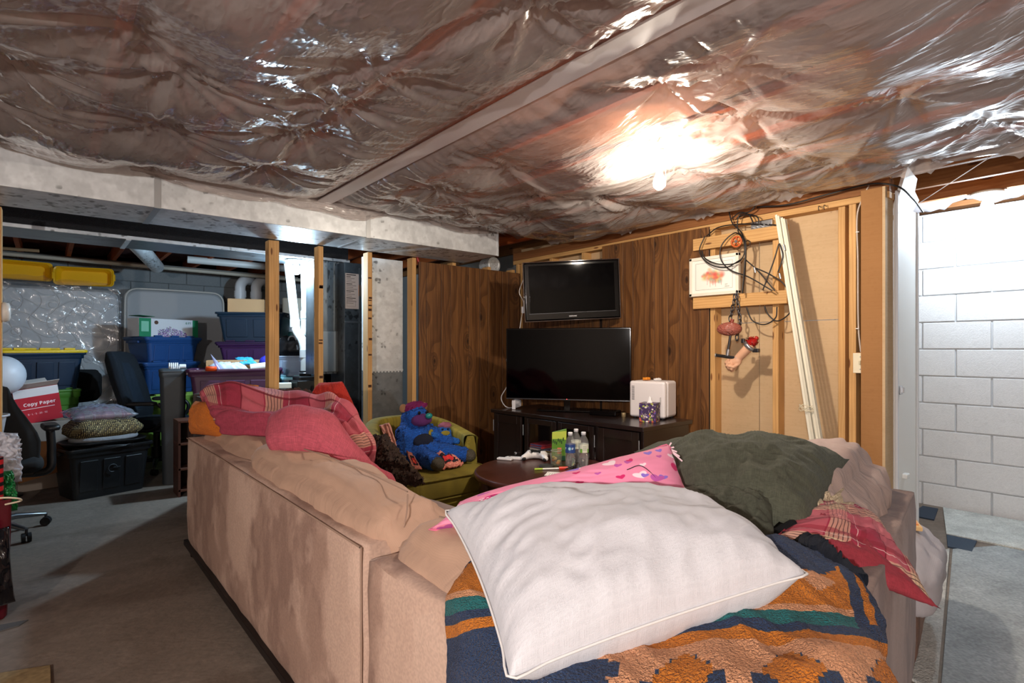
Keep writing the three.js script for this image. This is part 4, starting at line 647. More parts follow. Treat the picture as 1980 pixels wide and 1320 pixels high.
{
  const t = thing('media_cabinet', 'low dark brown wooden media cabinet with glass doors under the televisions', 'cabinet', [3.05, 0, -2.776], -1.54);
  const W = 1.43, D = 0.55, H = 0.7, wd = mat.wenge;
  part('top', rb(W + 0.03, 0.03, D + 0.03, 0, H - 0.015, 0, 0.006, 2), wd, t);
  part('bottom', rb(W, 0.025, D, 0, 0.09, 0, 0.003), wd, t);
  part('plinth', rb(W - 0.02, 0.08, D - 0.03, 0, 0.04, -0.01, 0.003), mat.wengeDark, t);
  part('back_panel', box(W - 0.02, H - 0.1, 0.012, 0, 0.38, -D / 2 + 0.008), mat.wengeDark, t);
  for (const x of [-W / 2 + 0.012, -0.345, 0, 0.345, W / 2 - 0.012]) part(Math.abs(x) > 0.5 ? 'side_panel' : 'divider', rb(0.024, H - 0.06, D - 0.02, x, 0.37, 0, 0.003), wd, t);
  for (const x of [-0.172, 0.172]) part('glass_shelf', rb(0.32, 0.008, D - 0.06, x, 0.36, 0, 0.002), M(0x9aa4a6, 0.1, { transmission: 0.5, thickness: 0 }), t);
  for (const s of [-1, 1]) {
    const d = part('door', [rb(0.05, 0.56, 0.02, s * 0.53 - 0.135, 0.385, D / 2, 0.003), rb(0.05, 0.56, 0.02, s * 0.53 + 0.135, 0.385, D / 2, 0.003), rb(0.22, 0.06, 0.02, s * 0.53, 0.635, D / 2, 0.003), rb(0.22, 0.06, 0.02, s * 0.53, 0.135, D / 2, 0.003), rb(0.225, 0.45, 0.01, s * 0.53, 0.385, D / 2 - 0.004, 0.002)], wd, t);
    part('knob', lathe([[0, 0], [0.006, 0], [0.006, 0.012], [0.013, 0.018], [0.013, 0.026], [0, 0.03]], 16).rotateX(Math.PI / 2).translate(s * 0.53 - s * 0.12, 0.385, D / 2 + 0.01), mat.steel, d);
    for (const y of [0.2, 0.57]) part('hinge', rod([s * 0.53 + s * 0.165, y - 0.045, D / 2 + 0.01], [s * 0.53 + s * 0.165, y + 0.045, D / 2 + 0.01], 0.004, 8), mat.steel, d);
    const gd = part('glass_door', [rb(0.035, 0.56, 0.02, s * 0.172 - 0.143, 0.385, D / 2, 0.003), rb(0.035, 0.56, 0.02, s * 0.172 + 0.143, 0.385, D / 2, 0.003), rb(0.25, 0.04, 0.02, s * 0.172, 0.645, D / 2, 0.003), rb(0.25, 0.04, 0.02, s * 0.172, 0.125, D / 2, 0.003)], wd, t);
    part('pane', box(0.26, 0.49, 0.003, s * 0.172, 0.385, D / 2), mat.glass, gd);
    for (const y of [0.2, 0.57]) part('hinge', rod([s * 0.345, y - 0.04, D / 2 + 0.012], [s * 0.345, y + 0.04, D / 2 + 0.012], 0.004, 8), mat.steel, gd);
  }
  const L = (x, y, z) => { const a = -1.54; return [3.05 + x * Math.cos(a) + z * Math.sin(a), y, -2.776 - x * Math.sin(a) + z * Math.cos(a)]; };
  const cols = [0x4a5a8c, 0xd8c8a0, 0xb08a4a, 0xe8e4d8, 0x6a6a72, 0xc84040, 0x9c3444, 0xd8d4c8, 0x4a6a8a];
  const stack = (x, n, off, label, group) => { for (let i = 0; i < n; i++) { const o = thing('disc_case', label[i] ?? label[0], 'disc case', L(x + R(-0.008, 0.008), 0.366 + i * 0.0155, D / 2 - 0.1), -1.54 + R(-0.06, 0.06), group); part('case', rb(0.125, 0.0145, 0.18, 0, 0.0073, 0, 0.002), M(cols[(i + off) % 9], 0.35), o); part('spine_label', rb(0.11, 0.009, 0.002, 0, 0.0073, 0.0905, 0.0008), M(cols[(i + off + 3) % 9], 0.4), o); } };
  const ord = ['bottom', 'second from the bottom', 'third from the bottom', 'fourth from the bottom', 'fifth from the bottom', 'sixth from the bottom', 'topmost'], names = (n, what) => Array.from({ length: n }, (_, k) => `disc case, ${k === n - 1 ? 'topmost' : ord[k]}, of the ${what}`);
  stack(-0.24, 7, 0, names(7, 'left stack behind the left glass door'), 'left stack of disc cases');
  stack(-0.09, 5, 4, names(5, 'reddish stack behind the left glass door'), 'reddish stack of disc cases');
  stack(0.27, 6, 2, names(6, 'pale stack behind the right glass door'), 'pale stack of disc cases');
  const f = thing('mini_fridge', 'small white cube mini fridge on the right end of the cabinet', 'mini fridge', [3.25, 0.7, -2.3], -1.35);
  part('cabinet', rb(0.26, 0.25, 0.17, 0, 0.135, -0.03, 0.02, 3), M(0xe2dcdc, 0.35), f);
  part('door', rb(0.26, 0.25, 0.045, 0, 0.135, 0.082, 0.018, 3), M(0xe4dede, 0.35), f);
  part('vent', Array.from({ length: 12 }, (_, i) => rb(0.02, 0.0035, 0.003, -0.1, 0.13 + i * 0.0085, 0.105, 0.001)), M(0x444448, 0.6), f);
  for (const [x, z] of [[-0.1, 0.07], [0.1, 0.07], [-0.1, -0.09], [0.1, -0.09]]) part('foot', cyl(0.012, 0.012, x, 0.006, z, 10), mat.rubber, f);
  part('handle', rb(0.008, 0.05, 0.012, 0.1, 0.13, 0.108, 0.003), M(0xb9b4b4, 0.4), f);
  single('orange_wrapper', warp(rb(0.05, 0.02, 0.035, 0, 0.01, 0, 0.006, 3), (v) => { v.y += 0.005 * n3(v.x * 60, v.y * 40, v.z * 60); }), M(0xe8902a, 0.5), 'small orange wrapper on top of the mini fridge', 'wrapper', [3.22, 0.962, -2.33]);
  single('white_cloth_scrap', warp(ball(0.03, 0, 0.006, 0, 1.3, 0.35, 0.7, 20), (v) => { v.y += 0.004 * n3(v.x * 60, v.y * 40, v.z * 60); }), M(0xeceaea, 0.9), 'crumpled white tissue on top of the mini fridge', 'tissue', [3.25, 0.963, -2.26]);
  T.tissue = canvas(256, 256, (c, w, h) => { c.fillStyle = '#3a2450'; c.fillRect(0, 0, w, h); const k = ['#a8b83a', '#c8d050', '#e4dcd0', '#7a4a8a', '#c05a3a', '#5a4a9a']; for (let i = 0; i < 46; i++) { c.fillStyle = k[i % 6]; c.beginPath(); c.ellipse(rnd() * w, rnd() * h, R(6, 22), R(6, 18), R(0, 3), 0, 7); c.fill(); } c.strokeStyle = '#e4dcd0'; c.lineWidth = 3; for (let i = 0; i < 14; i++) { c.beginPath(); c.arc(rnd() * w, rnd() * h, R(8, 20), 0, 4); c.stroke(); } });
  const b = thing('tissue_box', 'purple patterned tissue box before the mini fridge', 'tissue box', [3.06, 0.7, -2.19], -1.2);
  part('box', rb(0.112, 0.125, 0.112, 0, 0.0625, 0, 0.002), M(0xffffff, 0.5, { map: T.tissue }), b);
  part('tissue', warp(new THREE.ConeGeometry(0.022, 0.05, 12, 4).scale(1, 1, 0.4).translate(0, 0.145, 0), (v) => { v.x += 0.008 * n3(v.x * 40, v.y * 40, 1); }), M(0xf2f0f0, 0.9), b);
  const r = thing('router', 'faceted grey hexagonal gadget at the left end of the cabinet', 'router', [2.9, 0.7, -3.36], 0.5);
  part('shell', mv(new THREE.IcosahedronGeometry(0.052, 0).scale(1.1, 0.85, 0.9), 0, 0.045, 0), M(0xa9a9ae, 0.35, { flatShading: true }), r);
  part('side_strip', rb(0.008, 0.07, 0.03, -0.062, 0.036, 0, 0.003), M(0xdedee2, 0.4), r);
  single('dark_media_box', rb(0.2, 0.035, 0.13, 0, 0.018, 0, 0.006, 2), mat.bezel, 'flat black media box under the right half of the large television', 'media box', [3.12, 0.7, -2.62], -1.2);
  single('small_tin', lathe([[0, 0], [0.016, 0], [0.016, 0.026], [0.014, 0.029], [0, 0.029]], 18), M(0xb9a27a, 0.35, { metalness: 0.5 }), 'small round tin beside the foot of the mini fridge', 'tin', [3.13, 0.7, -2.46]);
  single('power_cord', tube([[2.98, 0.705, -3.42], [2.86, 0.71, -3.44], [2.83, 0.78, -3.47], [2.84, 0.9, -3.4], [2.87, 1.1, -3.45]], 0.004, 40, 6), M(0xc9c9cc, 0.5), 'white power cord rising from the left end of the cabinet', 'cord');
  const c2 = thing('antenna_lead', 'white cord with an adapter dangling beside the upper television', 'cord');
  part('cord', tube([[2.95, 1.75, -3.33], [2.93, 1.64, -3.36], [2.96, 1.56, -3.34], [2.95, 1.42, -3.36], [2.94, 1.33, -3.37]], 0.0035, 40, 6), M(0xc9c5c0, 0.5), c2);
  part('adapter', rb(0.022, 0.055, 0.02, 2.955, 1.5, -3.345, 0.006, 2), M(0xe2e2e6, 0.4), c2);
}

// ---------------------------------------------------------------- coffee table and the things on it
{
  const t = thing('coffee_table', 'round dark brown coffee table with square tapered legs', 'coffee table', [2.32, 0, -2.41]);
  T.dark = texture(512, 512, (u, v) => { const a = pn(u, v, 120, 5, 4), b = pf(u, v, 5, 4, 7, 4); return mix(rgb([92, 50, 38]), rgb([58, 28, 22]), 0.5 * a + 0.6 * b); });
  const m = M(0xffffff, 0.32, { map: scaled(T.dark, 1.2, 1.2), clearcoat: 0.4, clearcoatRoughness: 0.25 });
  part('top', uvM(lathe([[0, 0.41], [0.42, 0.41], [0.436, 0.416], [0.44, 0.428], [0.436, 0.442], [0.425, 0.45], [0, 0.45]], 72), 'x'), m, t);
  part('apron', uvM(lathe([[0.355, 0.41], [0.37, 0.41], [0.37, 0.34], [0.355, 0.34], [0.355, 0.41]], 60), 'x'), m, t);
  for (let i = 0; i < 4; i++) { const a = 0.42 + i * Math.PI / 2, x = Math.cos(a), z = Math.sin(a); part('leg', uvM(loft([[0.41, 0.036, 0.37], [0.34, 0.034, 0.37], [0.2, 0.026, 0.375], [0.0, 0.022, 0.395]].map(([y, w, r]) => [[1, 1], [-1, 1], [-1, -1], [1, -1]].map(([p, q]) => [x * r + p * w, y, z * r + q * w]))), 'y'), m, t); part('corner_brace', mv(ext(poly([[0, 0], [0.09, 0], [0.03, -0.03], [0, -0.1]]), 0.02, 0.002), x * 0.36, 0.41, z * 0.36, 0, -a + Math.PI / 2), m, t); }
  const y = 0.45, W = M(0xe9e6e4, 0.35);
  const r1 = thing('white_remote', 'small square-ended white remote on the coffee table', 'remote', [2.308, y, -2.79], 0.45);
  part('case', rb(0.042, 0.014, 0.105, 0, 0.008, 0, 0.006, 3), W, r1);
  part('button', cyl(0.006, 0.002, 0, 0.0155, -0.03, 14), M(0xc9c6c4, 0.4), r1);
  const r2 = thing('rounded_remote', 'small round-ended white remote beside the square one', 'remote', [2.37, y, -2.77], 0.6);
  part('case', loft([[0.001, 0.9], [0.006, 1], [0.013, 0.98], [0.016, 0.8]].map(([h, k]) => rrect(0.042 * k, 0.125 * k, 0.02 * k, h, 6))), W, r2);
  part('button', cyl(0.007, 0.002, 0, 0.0165, -0.03, 14), M(0x6a6668, 0.4), r2);
  const c = thing('game_controller', 'white game controller with a black centre on the coffee table', 'game controller', [2.476, y, -2.668], -0.95);
  c.rotation.x = 0.0;
  part('shell', blob([[-0.045, 0.03, 0, 0.026, -0.074, 0.02, 0.055, 0.017], [0.045, 0.03, 0, 0.026, 0.074, 0.02, 0.055, 0.017], [-0.05, 0.03, -0.012, 0.024, 0.05, 0.03, -0.012, 0.024]], [-0.11, -0.01, -0.06], [0.11, 0.07, 0.09], 44, 0.012), W, c);
  part('touch_pad', rb(0.062, 0.008, 0.04, 0, 0.052, -0.012, 0.003, 2), mat.black, c);
  for (const s of [-1, 1]) { part('stick', lathe([[0, 0], [0.006, 0], [0.006, 0.012], [0.011, 0.014], [0.011, 0.018], [0, 0.017]], 16).translate(s * 0.026, 0.048, 0.02), mat.black, c); part('grip_trim', ball(0.017, s * 0.07, 0.015, 0.06, 0.8, 0.8, 0.9, 16), mat.black, c); part('button', cyl(0.009, 0.004, s * 0.052, 0.055, -0.008, 12), M(0xbfbfc2, 0.4), c); }
  const bagTex = canvas(128, 256, (q, w, h) => { q.fillStyle = '#5c8a2c'; q.fillRect(0, 0, w, h); q.fillStyle = '#b8c850'; q.beginPath(); q.moveTo(0, 0); q.lineTo(w, 20); q.lineTo(w, 90); q.lineTo(0, 60); q.fill(); q.fillStyle = '#1c3a1c'; for (let i = 0; i < 7; i++) q.fillRect(10 + i * 14, 70 + (i % 3) * 12, 9, 26); q.fillStyle = '#d87a5c'; q.fillRect(50, 150, 34, 50); q.fillStyle = '#174a34'; q.fillRect(0, 214, w, 42); });
  single('snack_bag', warp(uvM(rb(0.095, 0.2, 0.012, 0, 0.1, 0, 0.005, 6), 'y', 1), (v) => { v.z += 0.018 * (1 - Math.pow((v.y - 0.1) / 0.1, 2)) * Math.sign(v.z) + 0.006 * n3(v.x * 30, v.y * 20, 2); v.x += 0.02 * (v.y - 0.1); if (v.y > 0.17) v.y += 0.25 * v.x; }), M(0xffffff, 0.3, { map: Object.assign(bagTex.clone(), { repeat: new THREE.Vector2(10, 5), offset: new THREE.Vector2(0.5, 0) }) }), 'open green and yellow snack bag standing on the coffee table', 'snack bag', [2.56, y, -2.54], -0.7);
  const j = thing('glass_jar', 'clear glass jar before the green snack bag', 'jar', [2.435, y, -2.44]);
  part('glass', lathe([[0.0, 0.004], [0.033, 0.004], [0.036, 0.012], [0.036, 0.08], [0.032, 0.088], [0.032, 0.1], [0.03, 0.1], [0.03, 0.088], [0.033, 0.078], [0.033, 0.014], [0, 0.009]], 30), M(0xf2f2e8, 0.03, { transmission: 0.95, thickness: 0.0, ior: 1.5 }), j);
  part('rim', new THREE.TorusGeometry(0.033, 0.003, 8, 30).rotateX(Math.PI / 2).translate(0, 0.097, 0), M(0xd8d8c8, 0.1, { transmission: 0.6, thickness: 0 }), j);
  for (let i = 0; i < 5; i++) part('wrapped_sweet', warp(ball(0.012, R(-0.016, 0.016), 0.02 + i * 0.008, R(-0.016, 0.016), 1.3, 0.8, 0.9, 10), () => 0), M([0xd88a4a, 0xc8a860, 0xb86a3a, 0xd8b87a, 0xa89a5a][i], 0.5), j);
  const bottle = (x, z, label, print) => {
    const b = thing('water_bottle', label, 'bottle', [x, y, z]);
    part('bottle_wall', lathe([[0, 0.004], [0.022, 0.002], [0.03, 0.008], [0.031, 0.03], [0.029, 0.036], [0.031, 0.042], [0.031, 0.066], [0.029, 0.072], [0.031, 0.078], [0.031, 0.15], [0.026, 0.17], [0.014, 0.192], [0.0125, 0.2]], 30), M(0xffffff, 0.04, { transmission: 0.92, thickness: 0, ior: 1.45 }), b);
    part('water', lathe([[0, 0.006], [0.028, 0.01], [0.029, 0.05], [0.028, 0.09], [0, 0.09]], 24), M(0xffffff, 0.02, { transmission: 1, thickness: 0.05, ior: 1.33 }), b);
    part('cap', lathe([[0, 0.198], [0.0145, 0.198], [0.0148, 0.214], [0.013, 0.217], [0, 0.217]], 20), M(0xf0f0f2, 0.5), b);
    part('label', new THREE.CylinderGeometry(0.0315, 0.0315, 0.052, 30, 1, true).translate(0, 0.118, 0), M(0xffffff, 0.45, { map: print, side: 2 }), b);
  };
  const pr = (a, f) => canvas(512, 128, (q, w, h) => { q.fillStyle = a; q.fillRect(0, 0, w, h); f(q, w, h); });
  const blueP = pr('#2a4684', (q, w, h) => { for (let i = 0; i < 4; i++) { q.fillStyle = '#6ab0c8'; q.beginPath(); q.arc(50 + i * 128, 62, 26, 0, 7); q.fill(); q.fillStyle = '#e8eef8'; q.font = 'bold 40px sans-serif'; q.fillText('O', 34 + i * 128, 76); q.fillRect(84 + i * 128, 48, 34, 10); q.fillRect(84 + i * 128, 66, 26, 8); } });
  const paleP = pr('#d9dcc8', (q, w) => { for (let i = 0; i < 4; i++) { q.fillStyle = '#6fae3a'; q.fillRect(i * 128, 70, 40, 58); q.fillStyle = '#8a9080'; for (let k = 0; k < 4; k++) q.fillRect(50 + i * 128, 30 + k * 18, 60, 6); } });
  bottle(2.474, -2.356, 'water bottle with a blue label, left of the three', blueP);
  bottle(2.605, -2.43, 'water bottle half hidden behind the other two bottles', paleP);
  bottle(2.544, -2.31, 'water bottle with a pale green and white label', paleP);
  const pen = thing('marker_pen', 'lime green and white pen with a red end beside the paper note', 'pen', [2.33, y + 0.007, -2.382], -0.57);
  part('barrel', rod([-0.05, 0, 0], [0.05, 0, 0], 0.0055, 14), M(0xe8e6e0, 0.4), pen); part('green_end', rod([-0.1, 0, 0], [-0.05, 0, 0], 0.006, 14), M(0xa8c83a, 0.4), pen); part('red_end', warp(rod([0.05, 0, 0], [0.105, 0, 0], 0.011, 14), () => 0), M(0xc8301c, 0.35), pen);
  const note = canvas(128, 96, (q, w, h) => { q.fillStyle = '#e6e2da'; q.fillRect(0, 0, w, h); q.fillStyle = '#8a867e'; for (let i = 0; i < 4; i++) q.fillRect(14, 16 + i * 16, 70 + (i * 29) % 28, 3); q.fillRect(106, 80, 10, 8); });
  single('paper_note', warp(uvM(new THREE.PlaneGeometry(0.105, 0.075, 6, 4).rotateX(-Math.PI / 2), 'z', 1), (v) => { v.y = 0.002 + 0.002 * (v.x * 10) ** 2; }), new THREE.MeshPhysicalMaterial({ map: Object.assign(note.clone(), { repeat: new THREE.Vector2(9.5, 13.3), offset: new THREE.Vector2(0.5, 0.5) }), roughness: 0.9, side: 2 }), 'small white paper note with faint writing on the coffee table', 'paper', [2.252, y, -2.29], 0.6);
  const gl = thing('sunglasses', 'black sunglasses folded on the table near the bottles', 'sunglasses', [2.4, y, -2.255], 0.5);
  for (const s of [-1, 1]) { part('lens', ball(0.024, s * 0.03, 0.022, 0, 1, 0.8, 0.2, 16), mat.black, gl); part('temple', rod([s * 0.058, 0.03, 0], [s * -0.02, 0.014, -0.05], 0.003, 8), mat.black, gl); }
  part('bridge', rod([-0.012, 0.03, 0], [0.012, 0.03, 0], 0.003, 8), mat.black, gl);
  single('dark_coaster', lathe([[0, 0], [0.045, 0], [0.048, 0.004], [0.045, 0.008], [0, 0.007]], 30), M(0x3a3834, 0.5), 'round dark coaster under the glass jar', 'coaster', [2.38, y, -2.47]);
}

// ---------------------------------------------------------------- the wall beside the panelling
{
  const plank = (yy, label) => single('hanger_board', uvM(rb(0.038, 0.085, 0.66, 0, 0, 0, 0.003), 'z', 1, yy), mat.pine, label, 'board', [3.581, yy, -1.847]);
  plank(1.931, 'upper short pine board nailed across the studs, holding looped cables'); plank(1.512, 'lower short pine board nailed across the studs, under the picture');
  const loops = [
    [[-2.06, 1.975], [-1.98, 2.02], [-1.83, 2.02], [-1.71, 2.0], [-1.57, 1.97]],
    [[-1.89, 2.13], [-1.86, 2.03], [-1.80, 1.96], [-1.76, 1.86], [-1.76, 1.76], [-1.78, 1.56]],
    [[-2.07, 1.87], [-2.05, 1.82], [-1.94, 1.76], [-1.80, 1.76], [-1.76, 1.82], [-1.78, 1.92], [-1.84, 1.96], [-1.92, 1.89], [-1.93, 1.80], [-1.87, 1.72], [-1.73, 1.65], [-1.58, 1.55]],
    [[-1.68, 2.12], [-1.73, 2.08], [-1.80, 2.07], [-1.81, 1.97], [-1.75, 1.89], [-1.75, 1.79], [-1.77, 1.55]],
    [[-1.70, 1.71], [-1.61, 1.66], [-1.52, 1.59], [-1.48, 1.49], [-1.49, 1.41], [-1.57, 1.36], [-1.63, 1.41], [-1.65, 1.46]],
    [[-1.76, 1.77], [-1.68, 1.69], [-1.57, 1.55]], [[-1.54, 1.84], [-1.57, 1.74], [-1.64, 1.56]], [[-1.53, 1.84], [-1.51, 1.76], [-1.54, 1.66]],
    [[-1.77, 1.46], [-1.73, 1.37], [-1.65, 1.34], [-1.58, 1.38], [-1.57, 1.45]], [[-1.83, 2.06], [-1.76, 2.07], [-1.69, 2.04], [-1.68, 2.0]], [[-1.86, 2.06], [-1.80, 2.09], [-1.74, 2.06], [-1.71, 2.0]],
    [[-2.05, 1.97], [-2.08, 1.87], [-2.02, 1.78], [-1.89, 1.73], [-1.78, 1.77]]];
  const t = thing('hanging_cables', 'tangle of black cables looped over the two short pine boards', 'cables');
  loops.forEach((l, i) => part('cable', tube(l.map(([z, yy], k) => [3.545 - 0.012 * (i % 4) - (yy < 1.95 && yy > 1.5 ? 0.02 : 0), yy, z]), 0.0042, 70, 7), mat.black, t));
  for (const [z, yy] of [[-1.695, 1.71], [-1.535, 1.655], [-1.51, 1.83]]) part('plug', rod([3.5, yy, z], [3.5, yy - 0.035, z + 0.008], 0.006, 10), mat.steel, t);
  part('twist_tie', [new THREE.TorusGeometry(0.018, 0.003, 6, 16).rotateY(1.57).translate(3.53, 1.88, -1.755)], mat.black, t);
  single('splitter_block', [rb(0.02, 0.05, 0.14, 0, 0, 0, 0.003), ...[0, 1, 2, 3, 4].map((i) => rod([-0.01, -0.01, -0.055 + i * 0.028], [-0.035, -0.01, -0.055 + i * 0.028], 0.005, 8))], mat.steel, 'silver cable splitter with screw connectors behind the upper board', 'splitter', [3.575, 1.995, -1.68]);
  const w = thing('valve_wheel', 'small orange valve wheel hung on the upper pine board', 'valve wheel', [3.545, 1.905, -1.84]);
  part('rim', new THREE.TorusGeometry(0.034, 0.006, 8, 28).rotateY(Math.PI / 2), M(0xc8602a, 0.5), w);
  for (let i = 0; i < 5; i++) part('spoke', rod([0, 0, 0], [0, 0.032 * Math.cos(i * 1.257), 0.032 * Math.sin(i * 1.257)], 0.005, 8), M(0xc8602a, 0.5), w);
  part('hub', cyl(0.01, 0.016, 0, 0, 0, 14).rotateZ(Math.PI / 2), mat.steel, w);
  const art = canvas(360, 300, (c, W, H) => { c.fillStyle = '#f2efe6'; c.fillRect(0, 0, W, H); const k = ['236,196,92', '222,96,84', '232,140,80', '206,72,84', '120,160,150', '240,180,150']; for (let i = 0; i < 90; i++) { const a = R(0, 6.28), r = R(0, 1), x = 180 + Math.cos(a) * r * 90 + R(-10, 10), y = 160 + Math.sin(a) * r * 52 - (x < 150 ? 24 : 0); const g = c.createRadialGradient(x, y, 2, x, y, R(14, 34)); const q = k[Math.floor(R(0, 6))]; g.addColorStop(0, `rgba(${q},.5)`); g.addColorStop(1, `rgba(${q},0)`); c.fillStyle = g; c.fillRect(0, 0, W, H); } c.strokeStyle = 'rgba(200,80,80,.6)'; c.lineWidth = 3; for (let i = 0; i < 6; i++) { c.beginPath(); c.moveTo(130 + i * 22, 190); c.lineTo(128 + i * 23, R(215, 250)); c.stroke(); } c.strokeStyle = '#4a4640'; c.lineWidth = 1.5; c.strokeRect(30, 30, W - 60, H - 60); c.font = 'italic 15px serif'; c.fillStyle = '#3c3834'; c.fillText('art', 270, 240); c.fillText('show', 268, 258); });
  const p = thing('framed_watercolor', 'white framed abstract watercolour in yellow and red on the lower board', 'picture', [3.55, 1.556, -2.005], -Math.PI / 2);
  p.rotation.set(0, -Math.PI / 2, 0.0, 'YXZ');
  part('frame', [rb(0.37, 0.022, 0.03, 0, 0.264, 0, 0.003), rb(0.37, 0.022, 0.03, 0, 0.011, 0, 0.003), rb(0.022, 0.275, 0.03, -0.174, 0.137, 0, 0.003), rb(0.022, 0.275, 0.03, 0.174, 0.137, 0, 0.003)], M(0xe9e2d2, 0.6), p);
  part('print', mv(new THREE.PlaneGeometry(0.33, 0.235), 0, 0.137, 0.006), M(0xffffff, 0.7, { map: art }), p);
  part('backing', rb(0.34, 0.25, 0.01, 0, 0.137, -0.006, 0.002), mat.card, p);
  const ch = thing('hanging_chain', 'dark steel chain doubled over the lower pine board', 'chain');
  const link = (x, yy, z, a) => part('link', new THREE.TorusGeometry(0.013, 0.0042, 8, 18).scale(0.8, 1.5, 1).rotateY(a), mat.darkSteel, ch).position.set(x, yy, z);
  for (let i = 0; i < 5; i++) link(3.528, 1.53 - i * 0.036, -1.842 - i * 0.008, i % 2 ? 0 : 1.57);
  for (let i = 0; i < 9; i++) link(3.522, 1.53 - i * 0.034, -1.825 + (i < 5 ? i * 0.005 : 0.025 - (i - 5) * 0.008), i % 2 ? 0 : 1.57);
  link(3.535, 1.552, -1.834, 0.6);
  const br = thing('rubber_brain', 'dark pink rubber brain impaled on the bar hanging from the chain', 'prop', [3.48, 1.315, -1.855], 0.3);
  part('lobes', smoothN(warp(new THREE.SphereGeometry(1, 72, 48).scale(0.05, 0.046, 0.08), (v) => { const l = v.length(), d = v.clone().normalize(), f = Math.abs(n3(d.x * 3.2 + n3(d.y * 3, d.z * 3, 1) * 0.7, d.y * 3.2, d.z * 3.6)), g = sstep(0, 0.22, f); v.addScaledVector(d, -0.008 * (1 - g) - (Math.abs(d.x) < 0.05 ? 0.006 : 0)); })), M(0x9a5648, 0.4, { clearcoat: 0.3 }), br);
  part('stem', rod([0, 0.02, 0.01], [0.0, 0.065, 0.02], 0.012, 12), M(0x8a3a2c, 0.4), br);
  const hb = thing('steel_t_bar', 'steel bar with a cross handle hanging under the rubber brain', 'tool');
  part('shaft', rod([3.475, 1.275, -1.845], [3.475, 1.135, -1.866], 0.008, 14), mat.darkSteel, hb); part('sleeve', rod([3.475, 1.18, -1.859], [3.475, 1.135, -1.866], 0.0125, 14), mat.steel, hb);
  part('cross_bar', rod([3.47, 1.14, -1.95], [3.47, 1.12, -1.79], 0.011, 16), mat.darkSteel, hb);
  for (const [z, yy] of [[-1.945, 1.139], [-1.797, 1.121]]) part('collar', new THREE.TorusGeometry(0.0115, 0.004, 8, 18).translate(3.47, yy, z), mat.steel, hb);
  const fist = thing('severed_fist', 'rubber severed forearm and fist hanging in a steel cuff', 'prop');
  const skin = M(0xd9a888, 0.6), d = V(0, -0.14, -0.14).normalize(), e = V(0, 0.7071, -0.7071), at = (k, s, x = 0) => [3.482 - x, 1.195 + d.y * k + e.y * s, -1.72 + d.z * k + e.z * s], C2 = (a, ra, b, rb2) => [...a, ra, ...b, rb2];
  const caps = [C2(at(0, 0), 0.031, at(0.11, 0), 0.026), C2(at(0.12, -0.012, 0.004), 0.026, at(0.16, 0.012, 0.004), 0.027)];
  [-0.03, -0.011, 0.009, 0.027].forEach((s, i) => { const l = [0.188, 0.196, 0.194, 0.184][i]; caps.push(C2(at(0.155, s, 0.006), 0.0115, at(l, s, 0.012), 0.011), C2(at(l, s, 0.012), 0.011, at(l - 0.012, s, 0.032), 0.0095), C2(at(l - 0.012, s, 0.032), 0.0095, at(l - 0.035, s, 0.034), 0.009)); });
  caps.push(C2(at(0.125, -0.032, 0.012), 0.011, at(0.155, -0.03, 0.034), 0.01), C2(at(0.155, -0.03, 0.034), 0.01, at(0.172, -0.008, 0.046), 0.008));
  part('forearm', blob(caps, [3.41, 0.99, -1.92], [3.53, 1.25, -1.66], 72, 0.006), skin, fist);
  part('cuff', new THREE.TorusGeometry(0.036, 0.009, 10, 32).scale(1, 1, 1.5).lookAt(V(0, -0.7071, -0.7071)).translate(3.482, 1.2, -1.715), mat.steel, fist);
  part('cuff_hinge', [rb(0.03, 0.025, 0.04, 3.478, 1.172, -1.672, 0.004), rb(0.02, 0.03, 0.02, 3.482, 1.235, -1.762, 0.004)], mat.darkSteel, fist);
  part('gore', warp(ball(0.03, 3.482, 1.222, -1.7, 1, 1, 1, 28), (v) => { const k = 0.018 * n3(v.x * 45, v.y * 45, v.z * 45); v.y += Math.abs(k); v.z += k; }), M(0xa01410, 0.2, { clearcoat: 0.8 }), fist, 'glossy red torn end');
  part('bone', lathe([[0, 0], [0.012, 0], [0.011, 0.03], [0.015, 0.036], [0.008, 0.044], [0, 0.042]], 14).rotateX(0.6).translate(3.48, 1.225, -1.69), M(0xb02418, 0.3, { clearcoat: 0.6 }), fist);
  for (let i = 0; i < 4; i++) { const o = thing('blind_rail', ['cream blind rail leaning on the wall, leftmost of four', 'cream blind rail leaning on the wall, second of four', 'cream blind rail leaning on the wall, third of four', 'cream blind rail leaning on the wall, rightmost of four'][i], 'blind rail', [0, 0, 0], 0, 'long cream blind rails leaning on the wall'); const z = -1.565 + i * 0.017, a = [3.535 - (i % 2) * 0.012, 2.03 - i * 0.012, z], b = [3.44 - (i % 2) * 0.012, 0.012, z + 0.335 + i * 0.004], L = Math.hypot(a[0] - b[0], a[1] - b[1], a[2] - b[2]), q = new THREE.Quaternion().setFromUnitVectors(V(0, 1, 0), V(a[0] - b[0], a[1] - b[1], a[2] - b[2]).normalize()); o.position.set(...b); o.quaternion.copy(q); part('channel', [rb(0.03, L, 0.004, 0, L / 2, -0.006, 0.001), rb(0.004, L, 0.014, 0.013, L / 2, 0, 0.001), rb(0.004, L, 0.014, -0.013, L / 2, 0, 0.001)], M(i % 2 ? 0xd8d2be : 0xeae4d0, 0.4), o); }
  single('string_tie', tube(Array.from({ length: 26 }, (_, i) => [3.47 + 0.03 * Math.cos(i), 0.83 + 0.02 * Math.sin(i * 1.7), -1.36 + 0.045 * Math.sin(i)]), 0.0018, 120, 5), M(0xd9cdb0, 0.9), 'pale string tying the leaning blind rails together', 'string');
  const sw = thing('light_switch', 'ivory light switch plate on a box beside the stud', 'light switch', [3.585, 1.1, -1.112], -Math.PI / 2);
